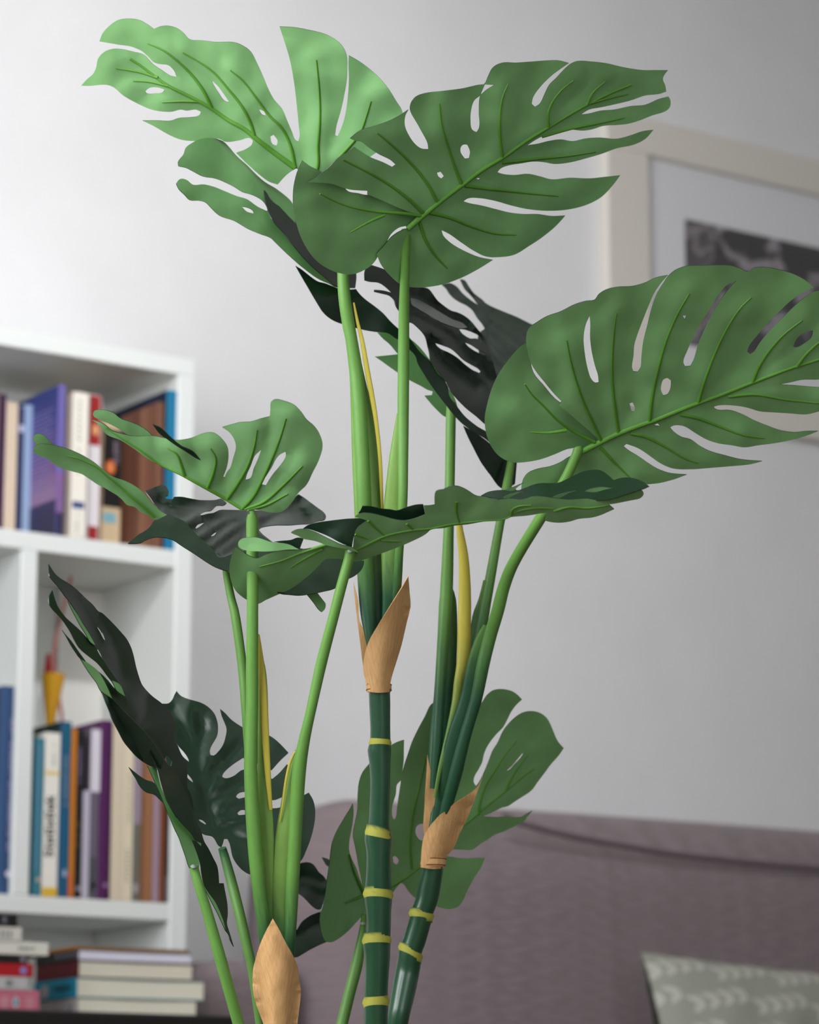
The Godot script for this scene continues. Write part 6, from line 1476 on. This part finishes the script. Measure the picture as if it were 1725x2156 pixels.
	piece(UNDER, [795.2, 700, 816.5, 700, 861.2, 712.2, 922, 783.2, 962.6, 854.2, 961.6, 877.5, 938.3, 877.5, 922, 864.3, 901.7, 842, 894.6, 832.9, 909.9, 831.9, 911.9, 823.8, 901.7, 820.7, 885.5, 811.6, 867.2, 802.5, 836.8, 783.2, 816.5, 769, 802.3, 758.8, 790.1, 750.7, 812.5, 748.7, 838.8, 745.7, 820.6, 724.3, 806.4, 712.2], [800, 700, 2.11, 950, 880, 2.13, 800, 800, 2.1])
	end_leaf("leaf", "green leaf mostly hidden by the drooping leaf, three short points showing")
	start_leaf()
	round_piece([744.6, 1226.2, 747.2, 1259.6, 752.8, 1307.8, 760.2, 1367.2, 765.8, 1411.7, 782.4, 1411.7, 784.3, 1367.2, 778, 1349.4, 767.6, 1327.1, 757.2, 1307.8, 754.6, 1267], 2.004, [800, 1210, 798, 1460], 62, 0)
	round_piece([859.3, 1213.2, 845.5, 1237.3, 827, 1267, 808.4, 1296.7, 789.9, 1326.3, 778, 1348.6, 769.5, 1374.6, 765.4, 1408, 771.3, 1437.7, 773.2, 1446.9, 774.3, 1456.2, 797.3, 1458.4, 819.6, 1457, 820.3, 1446.9, 823.3, 1430.2, 834.4, 1393.1, 845.5, 1356, 856.7, 1307.8, 864.1, 1278.1, 862.2, 1248.4], 2, [805, 1210, 798, 1460], 62, 0.021)
	end_husk(Vector2(798, 1456), Vector2(798, 1440), 25.5, 1.994)
	start_leaf()
	round_piece([899.9, 1588.1, 898.6, 1618.1, 896.5, 1651.6, 894.1, 1696.1, 892.5, 1751.8, 895.9, 1765.1, 913.7, 1747.3, 925.3, 1717.7, 915.9, 1658.2, 904.8, 1613.7], 2.065, [920, 1600, 905, 1820], 58, 0)
	round_piece([1027.3, 1607, 1007.2, 1653.8, 985, 1673.8, 953.8, 1693.9, 936, 1709.5, 925.3, 1717.2, 904.8, 1740.6, 893.7, 1760.7, 888.8, 1787.4, 887.4, 1809.7, 887.4, 1826.4, 911.5, 1829.7, 936, 1827.5, 938.2, 1805.2, 953.8, 1787.4, 967.1, 1756.2, 980.5, 1729.5, 996.1, 1691.6, 1011.7, 1649.3], 2.06, [960, 1600, 908, 1820], 62, 0.016)
	end_husk(Vector2(911, 1826), Vector2(914, 1806), 25.5, 2.055)
	start_leaf()
	round_piece([574.5, 1934.1, 562.8, 1955.5, 550.6, 1982.3, 540.9, 2011.5, 534.1, 2040.7, 532.3, 2062.6, 533.6, 2084.5, 537.2, 2104, 544.5, 2125.9, 551.8, 2145.4, 555.5, 2156.1, 560.4, 2184.4, 623.7, 2184.4, 626.1, 2156.1, 629.7, 2128.4, 633.4, 2087, 629.7, 2062.6, 626.1, 2035.8, 616.4, 2011.5, 601.7, 1984.7, 587.1, 1955.5], 1.885, [580, 1930, 584, 2200], 58, 0.02)
	end_husk(Vector2(592, 2210), Vector2(590, 2190), 25, 1.88)
